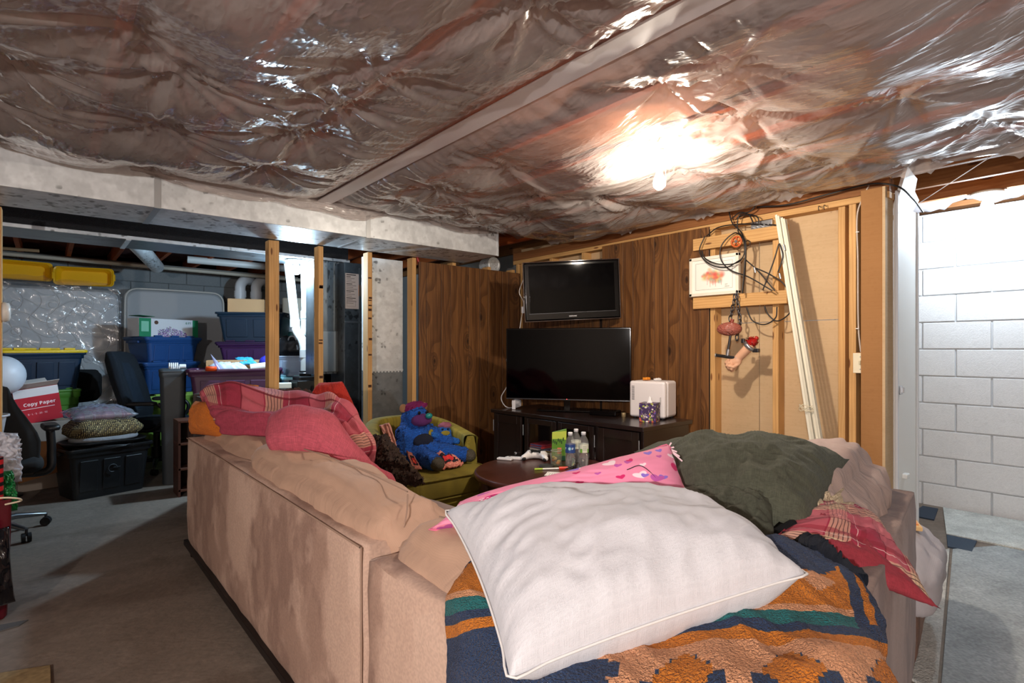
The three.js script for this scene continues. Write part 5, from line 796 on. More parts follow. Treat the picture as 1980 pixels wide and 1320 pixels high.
  part('wall_box', rb(0.06, 0.1, 0.07, 0.002, 0.012, -0.045, 0.004), M(0xa8805c, 0.5, { metalness: 0.4 }), sw);
  part('plate', rb(0.076, 0.116, 0.007, 0, 0, 0.004, 0.003, 2), mat.cream, sw);
  part('toggle', rb(0.009, 0.022, 0.016, 0, 0.003, 0.012, 0.002), M(0xcfc4a4, 0.4), sw);
  for (const y of [0.036, -0.036]) part('screw', cyl(0.003, 0.002, 0, 0, 0, 10).rotateX(Math.PI / 2).translate(0, y, 0.008), mat.steel, sw);
  const cb = thing('wall_cable', 'pale electric cable running down the wall to the light switch', 'cable');
  part('sheath', tube([[3.6, 2.12, -1.075], [3.59, 2.04, -1.108], [3.585, 1.97, -1.128], [3.6, 1.7, -1.131], [3.6, 1.284, -1.127], [3.6, 1.165, -1.116]], 0.0045, 60, 8), M(0xcabcae, 0.5), cb);
  for (const yy of [1.86, 1.3]) part('staple', rb(0.012, 0.006, 0.018, 3.592, yy, -1.13, 0.002), M(0xdedad4, 0.5), cb);
  single('overhead_cable', tube([[3.545, 2.11, -1.7], [3.54, 2.085, -1.5], [3.54, 2.1, -1.265], [3.54, 2.108, -1.03], [3.56, 2.075, -0.93], [3.75, 2.03, -0.9], [3.95, 1.99, -0.9]], 0.005, 70, 7), mat.black, 'black cable sagging along the top plate towards the passage', 'cable');
  single('passage_string', rod([3.95, 2.04, -0.93], [3.5, 2.19, -0.4], 0.002, 6), M(0xe8e8ea, 0.6), 'thin white string stretched under the passage joists', 'string');
  for (let i = 0; i < 2; i++) single('screw_hook', tube([[3.6, 2.045, -1.33 + i * 0.03], [3.565, 2.045, -1.33 + i * 0.03], [3.56, 2.03, -1.33 + i * 0.03], [3.57, 2.02, -1.33 + i * 0.03]], 0.0025, 14, 6), mat.darkSteel, ['small screw hook under the top plate, left one', 'small screw hook under the top plate, right one'][i], 'hook', [0, 0, 0], 0, 'screw hooks under the top plate');
}
// mats on the passage floor
{
  const rug = (name, pts, m, label, h = 0.008) => single(name, uvM(mv(ext(poly(pts.map(([x, z]) => [x, -z])), h, 0.002), 0, 0.002, 0, -Math.PI / 2), 'z'), m, label, 'mat');
  T.pile = texture(512, 512, (u, v) => { const a = pn(u, v, 90, 90, 4), b = pf(u, v, 6, 6, 7, 4); return [0, 0, 0].fill(0.7 + 0.15 * a + 0.2 * b); });
  rug('white_mat', [[5.06, -1.03], [5.09, 1.2], [4.38, 1.2], [4.36, -0.87]], M(0xe9ece6, 0.95, { map: scaled(T.pile, 2, 2), bumpMap: scaled(T.fleece, 3, 3), bumpScale: 0.006 }), 'pale textured mat along the foot of the white block wall');
  rug('dark_mat_end', [[5.0, -1.14], [5.0, -1.05], [4.66, -1.0], [4.66, -1.14]], M(0x2c3848, 0.9), 'dark blue mat end by the white jamb and block wall', 0.006);
  rug('dark_mat_piece', [[4.34, -0.865], [4.34, -0.72], [4.09, -0.7], [4.09, -0.81]], M(0x3a4858, 0.9), 'small dark blue mat piece beside the pale mat', 0.006);
  rug('grey_mat', [[4.06, -0.78], [4.33, -0.62], [4.33, 1.2], [2.0, 1.2], [2.36, -0.485]], M(0xb4bcbe, 0.95, { map: scaled(T.pile, 1.4, 1.4), bumpMap: scaled(T.fleece, 3, 3), bumpScale: 0.004 }), 'large grey carpet remnant on the floor right of the sofa', 0.005);
  rug('pale_rug', [[2.34, -0.495], [4.05, -0.795], [3.66, -0.9], [3.6, -1.4], [2.42, -1.3]], M(0xd8d6cf, 0.95, { map: scaled(T.pile, 2, 2), bumpMap: scaled(T.fleece, 3, 3), bumpScale: 0.008 }), 'off-white rug under the ottoman along the grey carpet remnant', 0.006);
  rug('cardboard_piece', [[-0.3, -2.78], [0.01, -2.66], [0.012, -2.4], [-0.3, -2.4]], M(0xb49a6c, 0.95, { map: scaled(T.pile, 1, 1) }), 'tan carpet scrap with a dark edge at the lower left of the floor', 0.006);
}

// ---------------------------------------------------------------- storage room
const pm = (c, r = 0.42) => M(c, r, { clearcoat: 0.15, clearcoatRoughness: 0.5 });
function tote(name, label, [w, d, h], color, at, turn, { lid, group, ribs = 3, m, open } = {}) {
  const t = thing(name, label, 'storage bin', at, turn, group), b = m ?? pm(color), k = 0.84;
  const ring = (f, y, o = 0) => rrect(w * f - o, d * f - o, 0.04, y);
  part('body', loft([ring(k, 0.0), ring(k, 0.012), ring(lerp(k, 0.97, 0.9), h * 0.86), ring(0.97, h * 0.93), ...(lid ? [] : [ring(0.97, h * 0.93, 0.012), ring(k, 0.015, 0.014)])]), b, t);
  part('rim', loft([ring(0.975, h * 0.84), ring(1.0, h * 0.85), ring(1.0, h * 0.93), ring(1.05, h * 0.94), ring(1.05, h), ring(1.03, h), ring(0.97, h - 0.008), ring(0.96, h * 0.86)], false, false), b, t);
  for (const s of [1, -1]) for (let i = 0; i < ribs; i++) { const x = (i - (ribs - 1) / 2) * w * 0.8 / ribs; part('rib_panel', rb(w * 0.62 / ribs, h * 0.62, 0.012, x, 0, 0, 0.005).rotateX(s * 0.1).translate(0, h * 0.45, s * d * 0.455), b, t); }
  for (const s of [1, -1]) part('handle', rb(0.03, 0.03, d * 0.4, s * w * 0.52, h * 0.9, 0, 0.008), b, t);
  if (lid) { const l = part('lid', loft([ring(1.04, h - 0.004), ring(1.08, h), ring(1.08, h + 0.02), ring(1.02, h + 0.026), ring(0.9, h + 0.026), ring(0.86, h + 0.012)]), pm(lid), t); for (const s of [-1, 1]) for (let i = 0; i < 3; i++) part('lid_rib', rb(w * 0.14, 0.018, 0.03, (i - 1) * w * 0.3, h + 0.034, s * d * 0.47, 0.005), pm(lid), l); }
  return t;
}
const cardboardBox = (label, [w, h, d], at, turn, m = mat.card, tape = true) => { const t = thing('cardboard_box', label, 'box', at, turn); part('box', rb(w, h, d, 0, h / 2, 0, 0.004), m, t); part('flap', rb(w * 0.98, 0.004, d * 0.48, 0, h + 0.002, d * 0.25, 0.001), m, t); part('flap', rb(w * 0.98, 0.004, d * 0.48, 0, h + 0.002, -d * 0.25, 0.001), m, t); if (tape) part('tape', rb(w * 1.004, 0.002, 0.05, 0, h + 0.005, 0, 0.001), M(0xcaa87c, 0.3), t); return t; };
function officeChair(label, at, turn, m, arm, mesh) {
  const t = thing('office_chair', label, 'office chair', at, turn), metal = mesh ? M(0x8c9196, 0.3, { metalness: 0.9 }) : mat.black;
  part('seat', softBox(0.5, 0.09, 0.48, { r: 0.04, puff: 0.02, amp: 0.003 }).translate(0, 0.46, 0), m, t);
  part('seat_shell', rb(0.44, 0.03, 0.42, 0, 0.405, 0, 0.012, 2), mat.black, t);
  part('backrest', warp(softBox(mesh ? 0.46 : 0.5, 0.62, mesh ? 0.05 : 0.1, { r: mesh ? 0.02 : 0.045, puff: 0.02, n: 18, amp: 0.002 }), (v) => { v.z -= 0.12 * (v.y / 0.4) + 0.06 * (v.x / 0.25) ** 2 * -1; v.x *= 1 - (mesh ? 0.6 : 0.12) * sstep(mesh ? -0.15 : 0.0, 0.32, v.y); if (mesh) v.y *= 0.84; }).translate(0, mesh ? 0.69 : 0.83, -0.28), m, t);
  if (!mesh) part('backrest_panel', warp(softBox(0.28, 0.42, 0.02, { r: 0.009, puff: 0.012 }), (v) => { v.z -= 0.12 * (v.y / 0.4); }).translate(0, 0.83, -0.215), M(0x16283a, 0.9, { bumpMap: scaled(T.weave, 20, 20), bumpScale: 0.002 }), t);
  part('back_bracket', tube([[0, 0.42, -0.1], [0, 0.42, -0.28], [0, 0.52, -0.33], [0, 0.72, -0.31]], 0.022, 24, 8), mat.black, t);
  for (const s of [-1, 1]) { part('armrest', loft([[0, 0.9], [0.012, 1], [0.03, 0.95], [0.036, 0.75]].map(([y, k]) => rrect(0.085 * k, 0.27 * k, 0.04 * k, 0.655 + y, 5).map(([x, q, z]) => [x + s * 0.31, q, z - 0.02]))), mat.black, t); part('arm_support', arm ? tube([[s * 0.31, 0.66, -0.02], [s * 0.315, 0.5, -0.03], [s * 0.3, 0.39, -0.04], [s * 0.12, 0.38, 0]], 0.024, 30, 10) : tube([[s * 0.31, 0.67, 0.12], [s * 0.32, 0.6, 0.18], [s * 0.31, 0.48, 0.14], [s * 0.24, 0.41, 0.0], [s * 0.3, 0.5, -0.16], [s * 0.31, 0.64, -0.18]], 0.018, 40, 8), mat.black, t); }
  part('gas_column', [cyl(0.03, 0.2, 0, 0.3, 0), cyl(0.045, 0.14, 0, 0.16, 0)], mat.black, t);
  for (let i = 0; i < 5; i++) {
    const a = i * 1.2566 + 0.35, x = Math.cos(a), z = Math.sin(a);
    const l = part('base_leg', loft([[0.03, 0.1, 0.03, 0.022], [0.15, 0.105, 0.024, 0.02], [0.27, 0.085, 0.018, 0.014], [0.31, 0.078, 0.012, 0.01]].map(([r, y, w, hh]) => Array.from({ length: 10 }, (_, k) => { const b = k / 10 * 6.283; return [x * r - z * w * Math.cos(b), y + hh * Math.sin(b), z * r + x * w * Math.cos(b)]; }))), metal, t);
    for (const q of [-1, 1]) part('caster', new THREE.CylinderGeometry(0.028, 0.028, 0.018, 20).rotateZ(Math.PI / 2).rotateY(-a + 1).translate(x * 0.31 + q * 0.014 * Math.cos(a - 1), 0.029, z * 0.31 + q * 0.014 * Math.sin(a - 1)), mat.rubber, l);
    part('caster_stem', cyl(0.008, 0.04, x * 0.31, 0.06, z * 0.31, 10), mat.darkSteel, l);
  }
  return t;
}
officeChair('black mesh-backed office chair with a bright metal base at the left edge', [-0.29, 0, -4.72], 3.24, mat.blackMatt, true, true);
officeChair('dark blue padded office chair between the black bin and the blue bins', [0.83, 0, -6.38], 1.1, M(0x14202c, 0.9, { bumpMap: scaled(T.weave, 20, 20), bumpScale: 0.002 }), false, false);
{
  const t = thing('padded_chair', 'black chair with a round padded back behind the patterned cushion', 'chair', [0.33, 0, -7.15], 0.5);
  part('backrest', softBox(0.34, 0.3, 0.09, { r: 0.042, puff: 0.02, n: 16, amp: 0.002 }).translate(0, 0.8, -0.1), M(0x0c0e12, 0.8), t);
  part('back_post', tube([[0, 0.75, -0.15], [0, 0.5, -0.2], [0, 0.42, -0.05]], 0.02, 16), mat.black, t);
  part('seat', softBox(0.4, 0.08, 0.4, { r: 0.035, puff: 0.015 }).translate(0, 0.45, 0.05), M(0x0c0e12, 0.8), t);
  part('column', cyl(0.03, 0.36, 0, 0.24, 0.05), mat.black, t); part('base', lathe([[0, 0], [0.18, 0], [0.18, 0.02], [0.05, 0.06], [0, 0.06]], 30).translate(0, 0, 0.05), mat.black, t);
}
// mattresses along the back wall
{
  T.quilt = texture(512, 512, (u, v) => { const a = Math.abs(Math.sin((u + 0.06 * Math.sin(v * 12.57)) * 18.85)), b = Math.abs(Math.sin((v + 0.06 * Math.sin(u * 12.57)) * 18.85)), r = Math.hypot(((u * 3) % 1) - 0.5, ((v * 3) % 1) - 0.5), k = Math.min(sstep(0, 0.25, a), sstep(0, 0.25, b), sstep(0.015, 0.05, Math.abs(r - 0.14))); return [k, k, k]; }, false);
  const slab = (w, h, d, m, x, z, name, label, edge, tilt) => { const t = thing(name, label, 'mattress', [x, 0, z]); t.rotation.x = tilt; const r = [[-d / 2, 0.96], [-d / 2 + 0.02, 1], [d / 2 - 0.02, 1], [d / 2, 0.97]].map(([q, k]) => rrect(w * k, h * k, 0.12, 0, 6).map(([a, , c]) => [a, c + h / 2 + 0.01, -q])); part('body', uvM(loft(r), 'y', 1), m, t); for (const q of [d / 2 - 0.01, -d / 2 + 0.01]) part('edge_piping', tube(rrect(w * 1.0, h * 1.0, 0.12, 0, 6).map(([a, , c]) => [a, c + h / 2 + 0.01, q]), 0.011, 140, 8, true), edge, t); return t; };
  const mt = slab(1.52, 1.86, 0.24, M(0xc9cdd2, 0.8, { bumpMap: scaled(T.quilt, 1.1, 1.1), bumpScale: 0.007 }), -0.1, -7.95, 'mattress', 'quilted grey white mattress standing on edge inside a clear plastic bag', M(0x3c4450, 0.7), -0.03);
  part('plastic_cover', warp(grid(90, 90, (u, v) => { const x = (u - 0.5) * 1.7, y = v * 2.02; return V(x, y, 0.155 + 0.012 * n2(x * 5, y * 5) + 0.012 * (1 - Math.abs(n2(x * 3 + 2, y * 4 + x * 3))) - 0.18 * sstep(1.9, 2.02, y) - 0.1 * sstep(0.78, 0.85, Math.abs(x))); }), () => 0), M(0xffffff, 0.08, { transmission: 0.9, thickness: 0, ior: 1.5, bumpMap: scaled(T.streak, 3, 3), bumpScale: 0.004, side: 2 }), mt);
  slab(1.06, 1.9, 0.2, M(0xb4b8bc, 0.85), 1.25, -8.02, 'box_spring', 'plain grey mattress with pale piping standing right of the plastic-bagged one', M(0xd8d4cc, 0.7), -0.025);
}
for (const [x, y, z, ry, l] of [[-0.22, 2.02, -8.02, 0.05, 'left yellow bin lying on its side on top of the bagged mattress'], [0.34, 1.99, -7.95, -0.12, 'right yellow bin lying on its side on top of the bagged mattress']]) { const t = tote('yellow_bin', l, [0.52, 0.2, 0.1], 0xf0b414, [x, y, z], ry, { ribs: 2, m: M(0xf2b90f, 0.35, {}), open: true }); t.rotation.set(Math.PI / 2 - 0.12, 0, -ry, 'YXZ'); }
tote('yellow_lid_bin', 'dark blue bin with a yellow lid stacked at the left of the mattress', [0.6, 0.42, 0.36], 0x0f2a44, [-0.06, 0.79, -6.75], -0.28 + 0.55, { lid: 0xf0cc18 });
tote('green_bin', 'green bin under the yellow-lidded bin', [0.42, 0.4, 0.78], 0x4f8a2c, [0.0, 0, -6.8], 0.2, { lid: 0x4f8a2c });
tote('black_bin', 'open black bin on the floor heaped with clutter', [0.58, 0.42, 0.4], 0x15181b, [0.354, 0, -5.68], 0.272, {});
part('emblem', [new THREE.TorusGeometry(0.03, 0.004, 6, 24, 5).translate(0, 0.22, 0.212), rb(0.05, 0.006, 0.004, 0.03, 0.225, 0.212, 0.001)], M(0x3a3f44, 0.4), scene.children.at(-1));
tote('blue_bin', 'upper of the two stacked blue bins, under the flowered box', [0.62, 0.4, 0.27], 0x1f4a86, [1.02, 1.02, -7.33], 0.45, { lid: 0x24508c });
tote('blue_bin', 'lower of the two stacked blue bins behind the blue chair', [0.62, 0.4, 0.32], 0x1c4680, [1.0, 0.695, -7.3], 0.45, { lid: 0x24508c });
tote('light_green_bin', 'light green bin behind the blue chair', [0.58, 0.4, 0.66], 0x8ab44a, [0.99, 0, -7.12], 0.45, { lid: 0x9cc45c, ribs: 5 });
tote('purple_bin', 'open purple bin full of odds and ends behind the stud', [0.74, 0.44, 0.42], 0x421c40, [1.345, 0.585, -5.53], -0.28, {});
tote('dark_bin', 'dark blue bin under the open purple bin', [0.72, 0.44, 0.55], 0x1a2434, [1.345, 0, -5.53], -0.28, { lid: 0x1a2434 });
tote('black_teal_bin', 'blue-black bin under a cardboard box', [0.68, 0.44, 0.31], 0x0d1c28, [1.77, 1.265, -6.45], -0.56, { ribs: 2, m: pm(0x0b2436) });
tote('dark_purple_bin', 'dark purple bin under the black bin with the cardboard box', [0.66, 0.44, 0.24], 0x3a1a48, [1.77, 0.995, -6.45], -0.56, { lid: 0x2a1436, ribs: 2 });
tote('tall_dark_bin', 'tall black bin at the foot of the stacked bins', [0.68, 0.46, 0.95], 0x101418, [1.77, 0, -6.45], -0.56, { lid: 0x101418 });
tote('teal_bin', 'teal bin with a white label behind the drain pipes', [0.44, 0.36, 0.24], 0x14544e, [2.3, 1.28, -6.72], -0.5, { lid: 0xb8c0c4, ribs: 1 });
part('label', rb(0.13, 0.07, 0.003, 0, 0.14, 0.186, 0.001), M(0xe8ecf0, 0.6), scene.children.at(-1));
cardboardBox('tall plain carton under the teal bin', [0.4, 1.27, 0.36], [2.32, 0, -6.75], -0.5);
tote('clear_bin', 'clear plastic bin under the black duffel bag', [0.42, 0.34, 0.2], 0xcfe0f0, [1.95, 0.915, -5.68], -0.35, { ribs: 1, m: M(0xc6d6e8, 0.2, { transmission: 0.55, thickness: 0 }) });
tote('teal_lid_bin', 'blue bin with a pale teal lid under the clear bin', [0.42, 0.34, 0.88], 0x14485c, [1.95, 0, -5.68], -0.35, { lid: 0x8cc8d0 });
{
  const t = thing('duffel_bag', 'black duffel bag with white straps on the clear bin', 'bag', [1.94, 1.115, -5.68], -0.3);
  part('body', warp(softBox(0.34, 0.17, 0.2, { r: 0.06, puff: 0.02, n: 18, amp: 0.012, f: 12 }), () => 0).translate(0, 0.095, 0), M(0x14161a, 0.6), t);
  for (const s of [-0.04, 0.05]) part('strap', tube([[s - 0.05, 0.1, 0.11], [s - 0.02, 0.19, 0.09], [s + 0.02, 0.19, 0.09], [s + 0.05, 0.06, 0.115]], 0.008, 24, 6), M(0x8a9096, 0.5), t);
  part('zip', tube([[-0.15, 0.17, 0.02], [0, 0.19, 0.03], [0.15, 0.17, 0.02]], 0.004, 16, 5), M(0xc0c4c8, 0.4), t);
}
{
  const t = thing('drain_pipes', 'white plastic drain pipes coming down to a black pump box', 'pipes'), p = (pts, r, n = 40) => part('pipe', tube(pts, r, n, 18), mat.pvc, t);
  p([[1.74, 2.19, -5.4], [1.755, 1.9, -5.32], [1.765, 1.5, -5.22], [1.77, 1.36, -5.18], [1.795, 1.25, -5.08], [1.80, 1.15, -5.04], [1.80, 0.95, -5.03]], 0.04);
  p([[1.84, 2.19, -5.2], [1.84, 1.9, -5.16], [1.84, 1.5, -5.13]], 0.036); p([[1.84, 1.52, -5.13], [1.84, 1.42, -5.13], [1.842, 1.36, -5.125], [1.87, 1.33, -5.105], [1.95, 1.325, -5.06]], 0.042);
  for (const [x, y, z] of [[1.765, 1.42, -5.2], [1.8, 1.14, -5.04], [1.84, 1.5, -5.13]]) part('coupling', cyl(0.046, 0.07, x, y, z, 22), M(0xe2e2de, 0.4), t);
  part('rubber_coupling', [cyl(0.05, 0.07, 1.8, 0.95, -5.03, 22)], mat.rubber, t); part('hose_clamp', new THREE.TorusGeometry(0.051, 0.004, 6, 24).rotateX(1.57).translate(1.8, 0.965, -5.03), mat.steel, t);
  part('pump_box', [rb(0.26, 0.9, 0.24, 1.83, 0.45, -5.06, 0.01), rb(0.2, 0.05, 0.18, 1.82, 0.91, -5.05, 0.01)], mat.black, t); part('maker_plate', rb(0.05, 0.06, 0.003, 1.86, 0.82, -4.938, 0.001), M(0xc0c4c8, 0.5), t);
  part('hose', tube([[1.92, 1.6, -5.1], [1.88, 1.5, -5.05], [1.89, 1.38, -5.02], [1.95, 1.34, -5.0]], 0.008, 24, 8), mat.rubber, t);
  const e = thing('wall_elbow_pipes', 'pair of white elbow pipes bending into the storage wall', 'pipes');
  for (const x of [1.88, 2.07]) { part('elbow', tube([[x, 1.55, -7.55], [x, 1.9, -7.55], [x + 0.005, 2.0, -7.555], [x + 0.07, 2.07, -7.6], [x + 0.16, 2.08, -7.7]], 0.062, 40, 18), M(0xe4e6e8, 0.35), e); part('socket', cyl(0.07, 0.08, x, 1.88, -7.55, 24), M(0xe4e6e8, 0.35), e); }
  for (const [a, b, r, l, m] of [[[-1.6, 2.16, -7.55], [2.6, 2.1, -7.4], 0.022, 'long pale pipe under the storage joists, front one', M(0xb0a898, 0.5)], [[-1.6, 2.19, -7.7], [2.6, 2.14, -7.55], 0.018, 'long grey pipe under the storage joists, back one', M(0x8a8680, 0.5)], [[1.2, 2.18, -7.0], [2.9, 2.14, -6.7], 0.04, 'thick white pipe under the storage joists at the right', mat.pvc], [[-1.4, 2.1, -7.0], [-0.05, 2.13, -7.0], 0.016, 'short brown pipe under the storage joists at the left', M(0x9a7a58, 0.5)]]) single('ceiling_pipe', rod(a, b, r, 16), m, l, 'pipe');
  single('flexible_duct', rod([0.55, 2.11, -5.6], [0.95, 2.11, -7.3], 0.07, 24), mat.zinc, 'round silver duct running back under the storage joists', 'duct');
  single('cream_cabinet', rb(0.5, 1.85, 0.5, 0, 0.925, 0, 0.02, 2), M(0xd6d2c0, 0.5), 'tall cream cabinet behind the drain pipes', 'cabinet', [2.65, 0, -7.45], -0.4);
}
{
  const xt = canvas(512, 160, (c, w, h) => { c.fillStyle = '#dfe4ea'; c.fillRect(0, 0, w, h); c.fillStyle = '#1f8a5c'; c.fillRect(0, 0, 96, h); c.fillRect(w - 52, 0, 52, h); c.fillStyle = '#8ad0b0'; c.fillRect(18, 26, 60, 90); for (let i = 0; i < 900; i++) { const x = 150 + rnd() * 250, y = 160 - Math.pow(rnd(), 1.6) * 96 * (1 - Math.abs(x - 250) / 260); c.fillStyle = ['#5a3a86', '#7a58a8', '#4a6a4a', '#b07ab0', '#dcd0e6'][i % 5]; c.fillRect(x, y, R(3, 8), R(3, 8)); } c.fillStyle = '#5c4030'; c.beginPath(); c.arc(140, 34, 17, 0, 7); c.fill(); c.fillStyle = '#2a6a4c'; c.font = 'bold 26px sans-serif'; c.fillText('6 FT', 395, 40); });
  const t = thing('flowered_box', 'long white and green carton printed with purple flowers on the blue bins', 'box', [1.02, 1.318, -7.3], 0.45);
  part('box', rb(0.68, 0.2, 0.2, 0, 0.1, 0, 0.003), M(0xdfe4ea, 0.7), t); part('front_print', mv(new THREE.PlaneGeometry(0.68, 0.198), 0, 0.1, 0.1012), M(0xffffff, 0.6, { map: xt }), t); part('top_flap', rb(0.16, 0.004, 0.2, -0.26, 0.21, 0, 0.001).rotateZ(-0.06), M(0x1f7a54, 0.6), t);
  cardboardBox('small brown cardboard box with tape on the black bin', [0.36, 0.14, 0.28], [1.68, 1.575, -6.45], -0.35);
  const cp = canvas(256, 256, (c, w, h) => { c.fillStyle = '#c0142c'; c.fillRect(0, 0, w, h); c.fillStyle = '#e6e6ea'; c.fillRect(0, 0, w, 62); c.fillStyle = '#ffffff'; c.font = 'bold 34px sans-serif'; c.fillText('Copy Paper', 44, 128); c.fillRect(30, 148, 190, 4); c.font = '16px sans-serif'; c.fillText('B · L · 5 · 20 · 92', 60, 196); c.fillRect(14, 196, 26, 26); });
  const b = thing('copy_paper_box', 'red and white copy paper carton tilted on a brown box at the left', 'box', [-0.06, 0.57, -6.22], 0.25);
  b.rotation.set(0, 0.25, 0.14, 'YXZ');
  part('carton', rb(0.3, 0.29, 0.24, 0, 0.145, 0, 0.003), M(0xb01830, 0.6), b); part('front_print', mv(new THREE.PlaneGeometry(0.298, 0.288), 0, 0.145, 0.1212), M(0xffffff, 0.6, { map: cp }), b);
  for (const s of [-1, 1]) part('flap', mv(rb(0.3, 0.004, 0.12, 0, 0, 0, 0.001), 0, 0.31, s * 0.14, s * -0.5), M(0xd8d4d0, 0.8), b);
  part('paper_stack', rb(0.26, 0.03, 0.2, 0, 0.295, 0, 0.003), M(0xa0506a, 0.8), b);
  cardboardBox('plain brown box under the copy paper carton', [0.36, 0.56, 0.3], [-0.03, 0, -6.24], 0.2, M(0xa89c90, 0.9));
  single('brown_board', mv(ext(poly([[-0.15, 0], [0.12, 0.05], [0.16, 0.2], [0.05, 0.3], [-0.15, 0.32]]), 0.012, 0.002), 0, 0, 0, 0.1), M(0x8a5c34, 0.8), 'brown board leaning behind the mesh-backed chair', 'board', [-0.02, 0.15, -5.72], 0.3);
  single('white_globe', ball(0.15, 0, 0, 0, 1, 1.05, 1, 30), M(0xdfe8f4, 0.4), 'smooth white globe above the mesh-backed chair', 'globe', [-0.27, 0.97, -5.95]);
  single('globe_post', [cyl(0.014, 0.82, 0, 0.43, 0, 12), lathe([[0, 0], [0.13, 0], [0.13, 0.015], [0.02, 0.03], [0, 0.03]], 24)], mat.black, 'thin black post carrying the white globe', 'stand', [-0.27, 0, -5.95]);
  single('folded_jeans', pillow([0.02, 0.5, -6.5], [0.2, 0.5, -6.42], [0.2, 0.6, -6.5], [0.02, 0.64, -6.56], 0.12, { n: 24, amp: 0.02, seed: 61 }), M(0x2c4058, 0.95), 'crumpled blue cloth beside the red carton', 'cloth');
  single('fuzzy_hat', warp(ball(0.06, 0.1, 0.45, -6.38, 1.2, 0.9, 1, 28), (v) => { const k = 0.012 * n3(v.x * 70, v.y * 70, v.z * 70); v.x += k; v.y += k; }), M(0x6a4a34, 1), 'brown fuzzy hat below the crumpled blue cloth', 'hat');
  single('hat_support', rb(0.22, 0.4, 0.2, 0.1, 0.2, -6.42, 0.02, 2), mat.blackMatt, 'black box under the brown fuzzy hat', 'box');
  // on the black bin
  const tr = thing('black_tray', 'large shallow black tray lying across the black bin', 'tray', [0.36, 0.405, -5.66], 0.2);
  part('tray', loft([[0, 0.9], [0.015, 1], [0.03, 1.04], [0.034, 1.0], [0.018, 0.94], [0.01, 0.8]].map(([y, k]) => rrect(0.56 * k, 0.38 * k, 0.14 * k, y, 6))), mat.black, tr);
  part('ribbed_hose', tube(Array.from({ length: 40 }, (_, i) => [0.22 * Math.cos(i / 39 * 3.4 - 0.3), 0.05, 0.02 + 0.15 * Math.sin(i / 39 * 3.4 - 0.3)]), 0.02, 80, 8), M(0xc9ced6, 0.5, { bumpMap: scaled(T.weave, 10, 1), bumpScale: 0.01 }), tr, 'white ribbed hose');
  T.dots = canvas(256, 256, (c, w, h) => { c.fillStyle = '#2a231c'; c.fillRect(0, 0, w, h); for (let y = 0; y < 16; y++) for (let x = 0; x < 16; x++) { c.fillStyle = (x + y) % 3 ? '#b8a468' : '#e0cf96'; c.beginPath(); c.arc(x * 16 + 8, y * 16 + 8, 3 + ((x * 7 + y * 3) % 4), 0, 7); c.fill(); } });
  single('patterned_cushion', smoothN(uvM(softBox(0.46, 0.13, 0.36, { r: 0.062, puff: 0.02, n: 20, amp: 0.008 }), 'y', 5)), M(0xffffff, 0.9, { map: T.dots }), 'round brown cushion with gold dots on the black tray', 'cushion', [0.36, 0.525, -5.7], 0.25);
  const cl = thing('bag_of_clothes', 'clear bag of folded clothes on the gold-dotted cushion', 'bag', [0.34, 0.6, -5.68], 0.2);
  part('clothes', pillow([-0.2, 0.0, 0.13], [0.2, 0.0, 0.13], [0.2, 0.02, -0.15], [-0.2, 0.03, -0.15], 0.09, { n: 30, amp: 0.02, seed: 71 }).translate(0, 0.03, 0), M(0x9aa2b4, 0.9, { map: scaled(T.plaid, 1, 1) }), cl);
  part('plastic', pillow([-0.23, 0.0, 0.16], [0.23, 0.0, 0.16], [0.23, 0.02, -0.17], [-0.23, 0.03, -0.17], 0.13, { n: 36, amp: 0.02, seed: 72, f: 8 }).translate(0, 0.035, 0), M(0xe8f0ff, 0.08, { transmission: 0.85, thickness: 0 }), cl);
  single('clutter_cables', tube(Array.from({ length: 30 }, (_, i) => [0.36 + 0.2 * Math.cos(i * 1.3) , 0.39 + 0.012 * Math.sin(i * 2.1), -5.62 + 0.14 * Math.sin(i * 0.9)]), 0.01, 160, 7), mat.black, 'black cables heaped in the open black bin', 'cables');
  // in and on the purple bin
  const p = (n, g, m, l, c) => single(n, g, m, l, c);
  cardboardBox('long low cardboard tray standing in the open purple bin', [0.5, 0.09, 0.16], [1.37, 0.985, -5.62], -0.28, mat.card, false);
  p('blue_bag', pillow([1.36, 1.04, -5.52], [1.52, 1.04, -5.46], [1.5, 1.1, -5.6], [1.36, 1.1, -5.66], 0.04, { n: 20, amp: 0.012, seed: 81 }), M(0x3aa8cc, 0.4), 'light blue plastic bag on the cardboard tray', 'bag');
  p('white_bag', pillow([1.1, 1.0, -5.42], [1.4, 1.0, -5.34], [1.42, 1.03, -5.52], [1.12, 1.03, -5.58], 0.07, { n: 30, amp: 0.02, seed: 82 }), M(0xc6d2e0, 0.4), 'crumpled white plastic bag spread in the open purple bin', 'bag');
  p('blue_pouch', ball(0.08, 1.6, 1.06, -5.45, 1, 0.8, 0.8, 20), M(0x2a2c9c, 0.5), 'dark blue pouch at the right of the purple bin', 'pouch');
  p('paper_roll', rod([1.42, 1.01, -5.36], [1.58, 1.03, -5.32], 0.035, 20), M(0xdcdcd8, 0.7), 'white paper roll in the open purple bin', 'roll');
  p('orange_cup', lathe([[0, 0], [0.045, 0], [0.045, 0.03], [0.04, 0.04], [0, 0.04]], 20).translate(1.1, 0.99, -5.36), M(0xe2501c, 0.4), 'round orange cup at the left of the purple bin', 'cup');
  p('clear_scoop', mv(new THREE.ConeGeometry(0.03, 0.16, 16).translate(0, 0.08, 0), 1.18, 1.0, -5.4, 0, 0, 0.5), M(0xcfd4f0, 0.1, { transmission: 0.6, thickness: 0 }), 'clear plastic funnel sticking up from the purple bin', 'funnel');
  const cf = thing('spiral_bulb', 'white spiral light bulb lying on the grey waste bin', 'bulb', [0.88, 1.03, -5.62]);
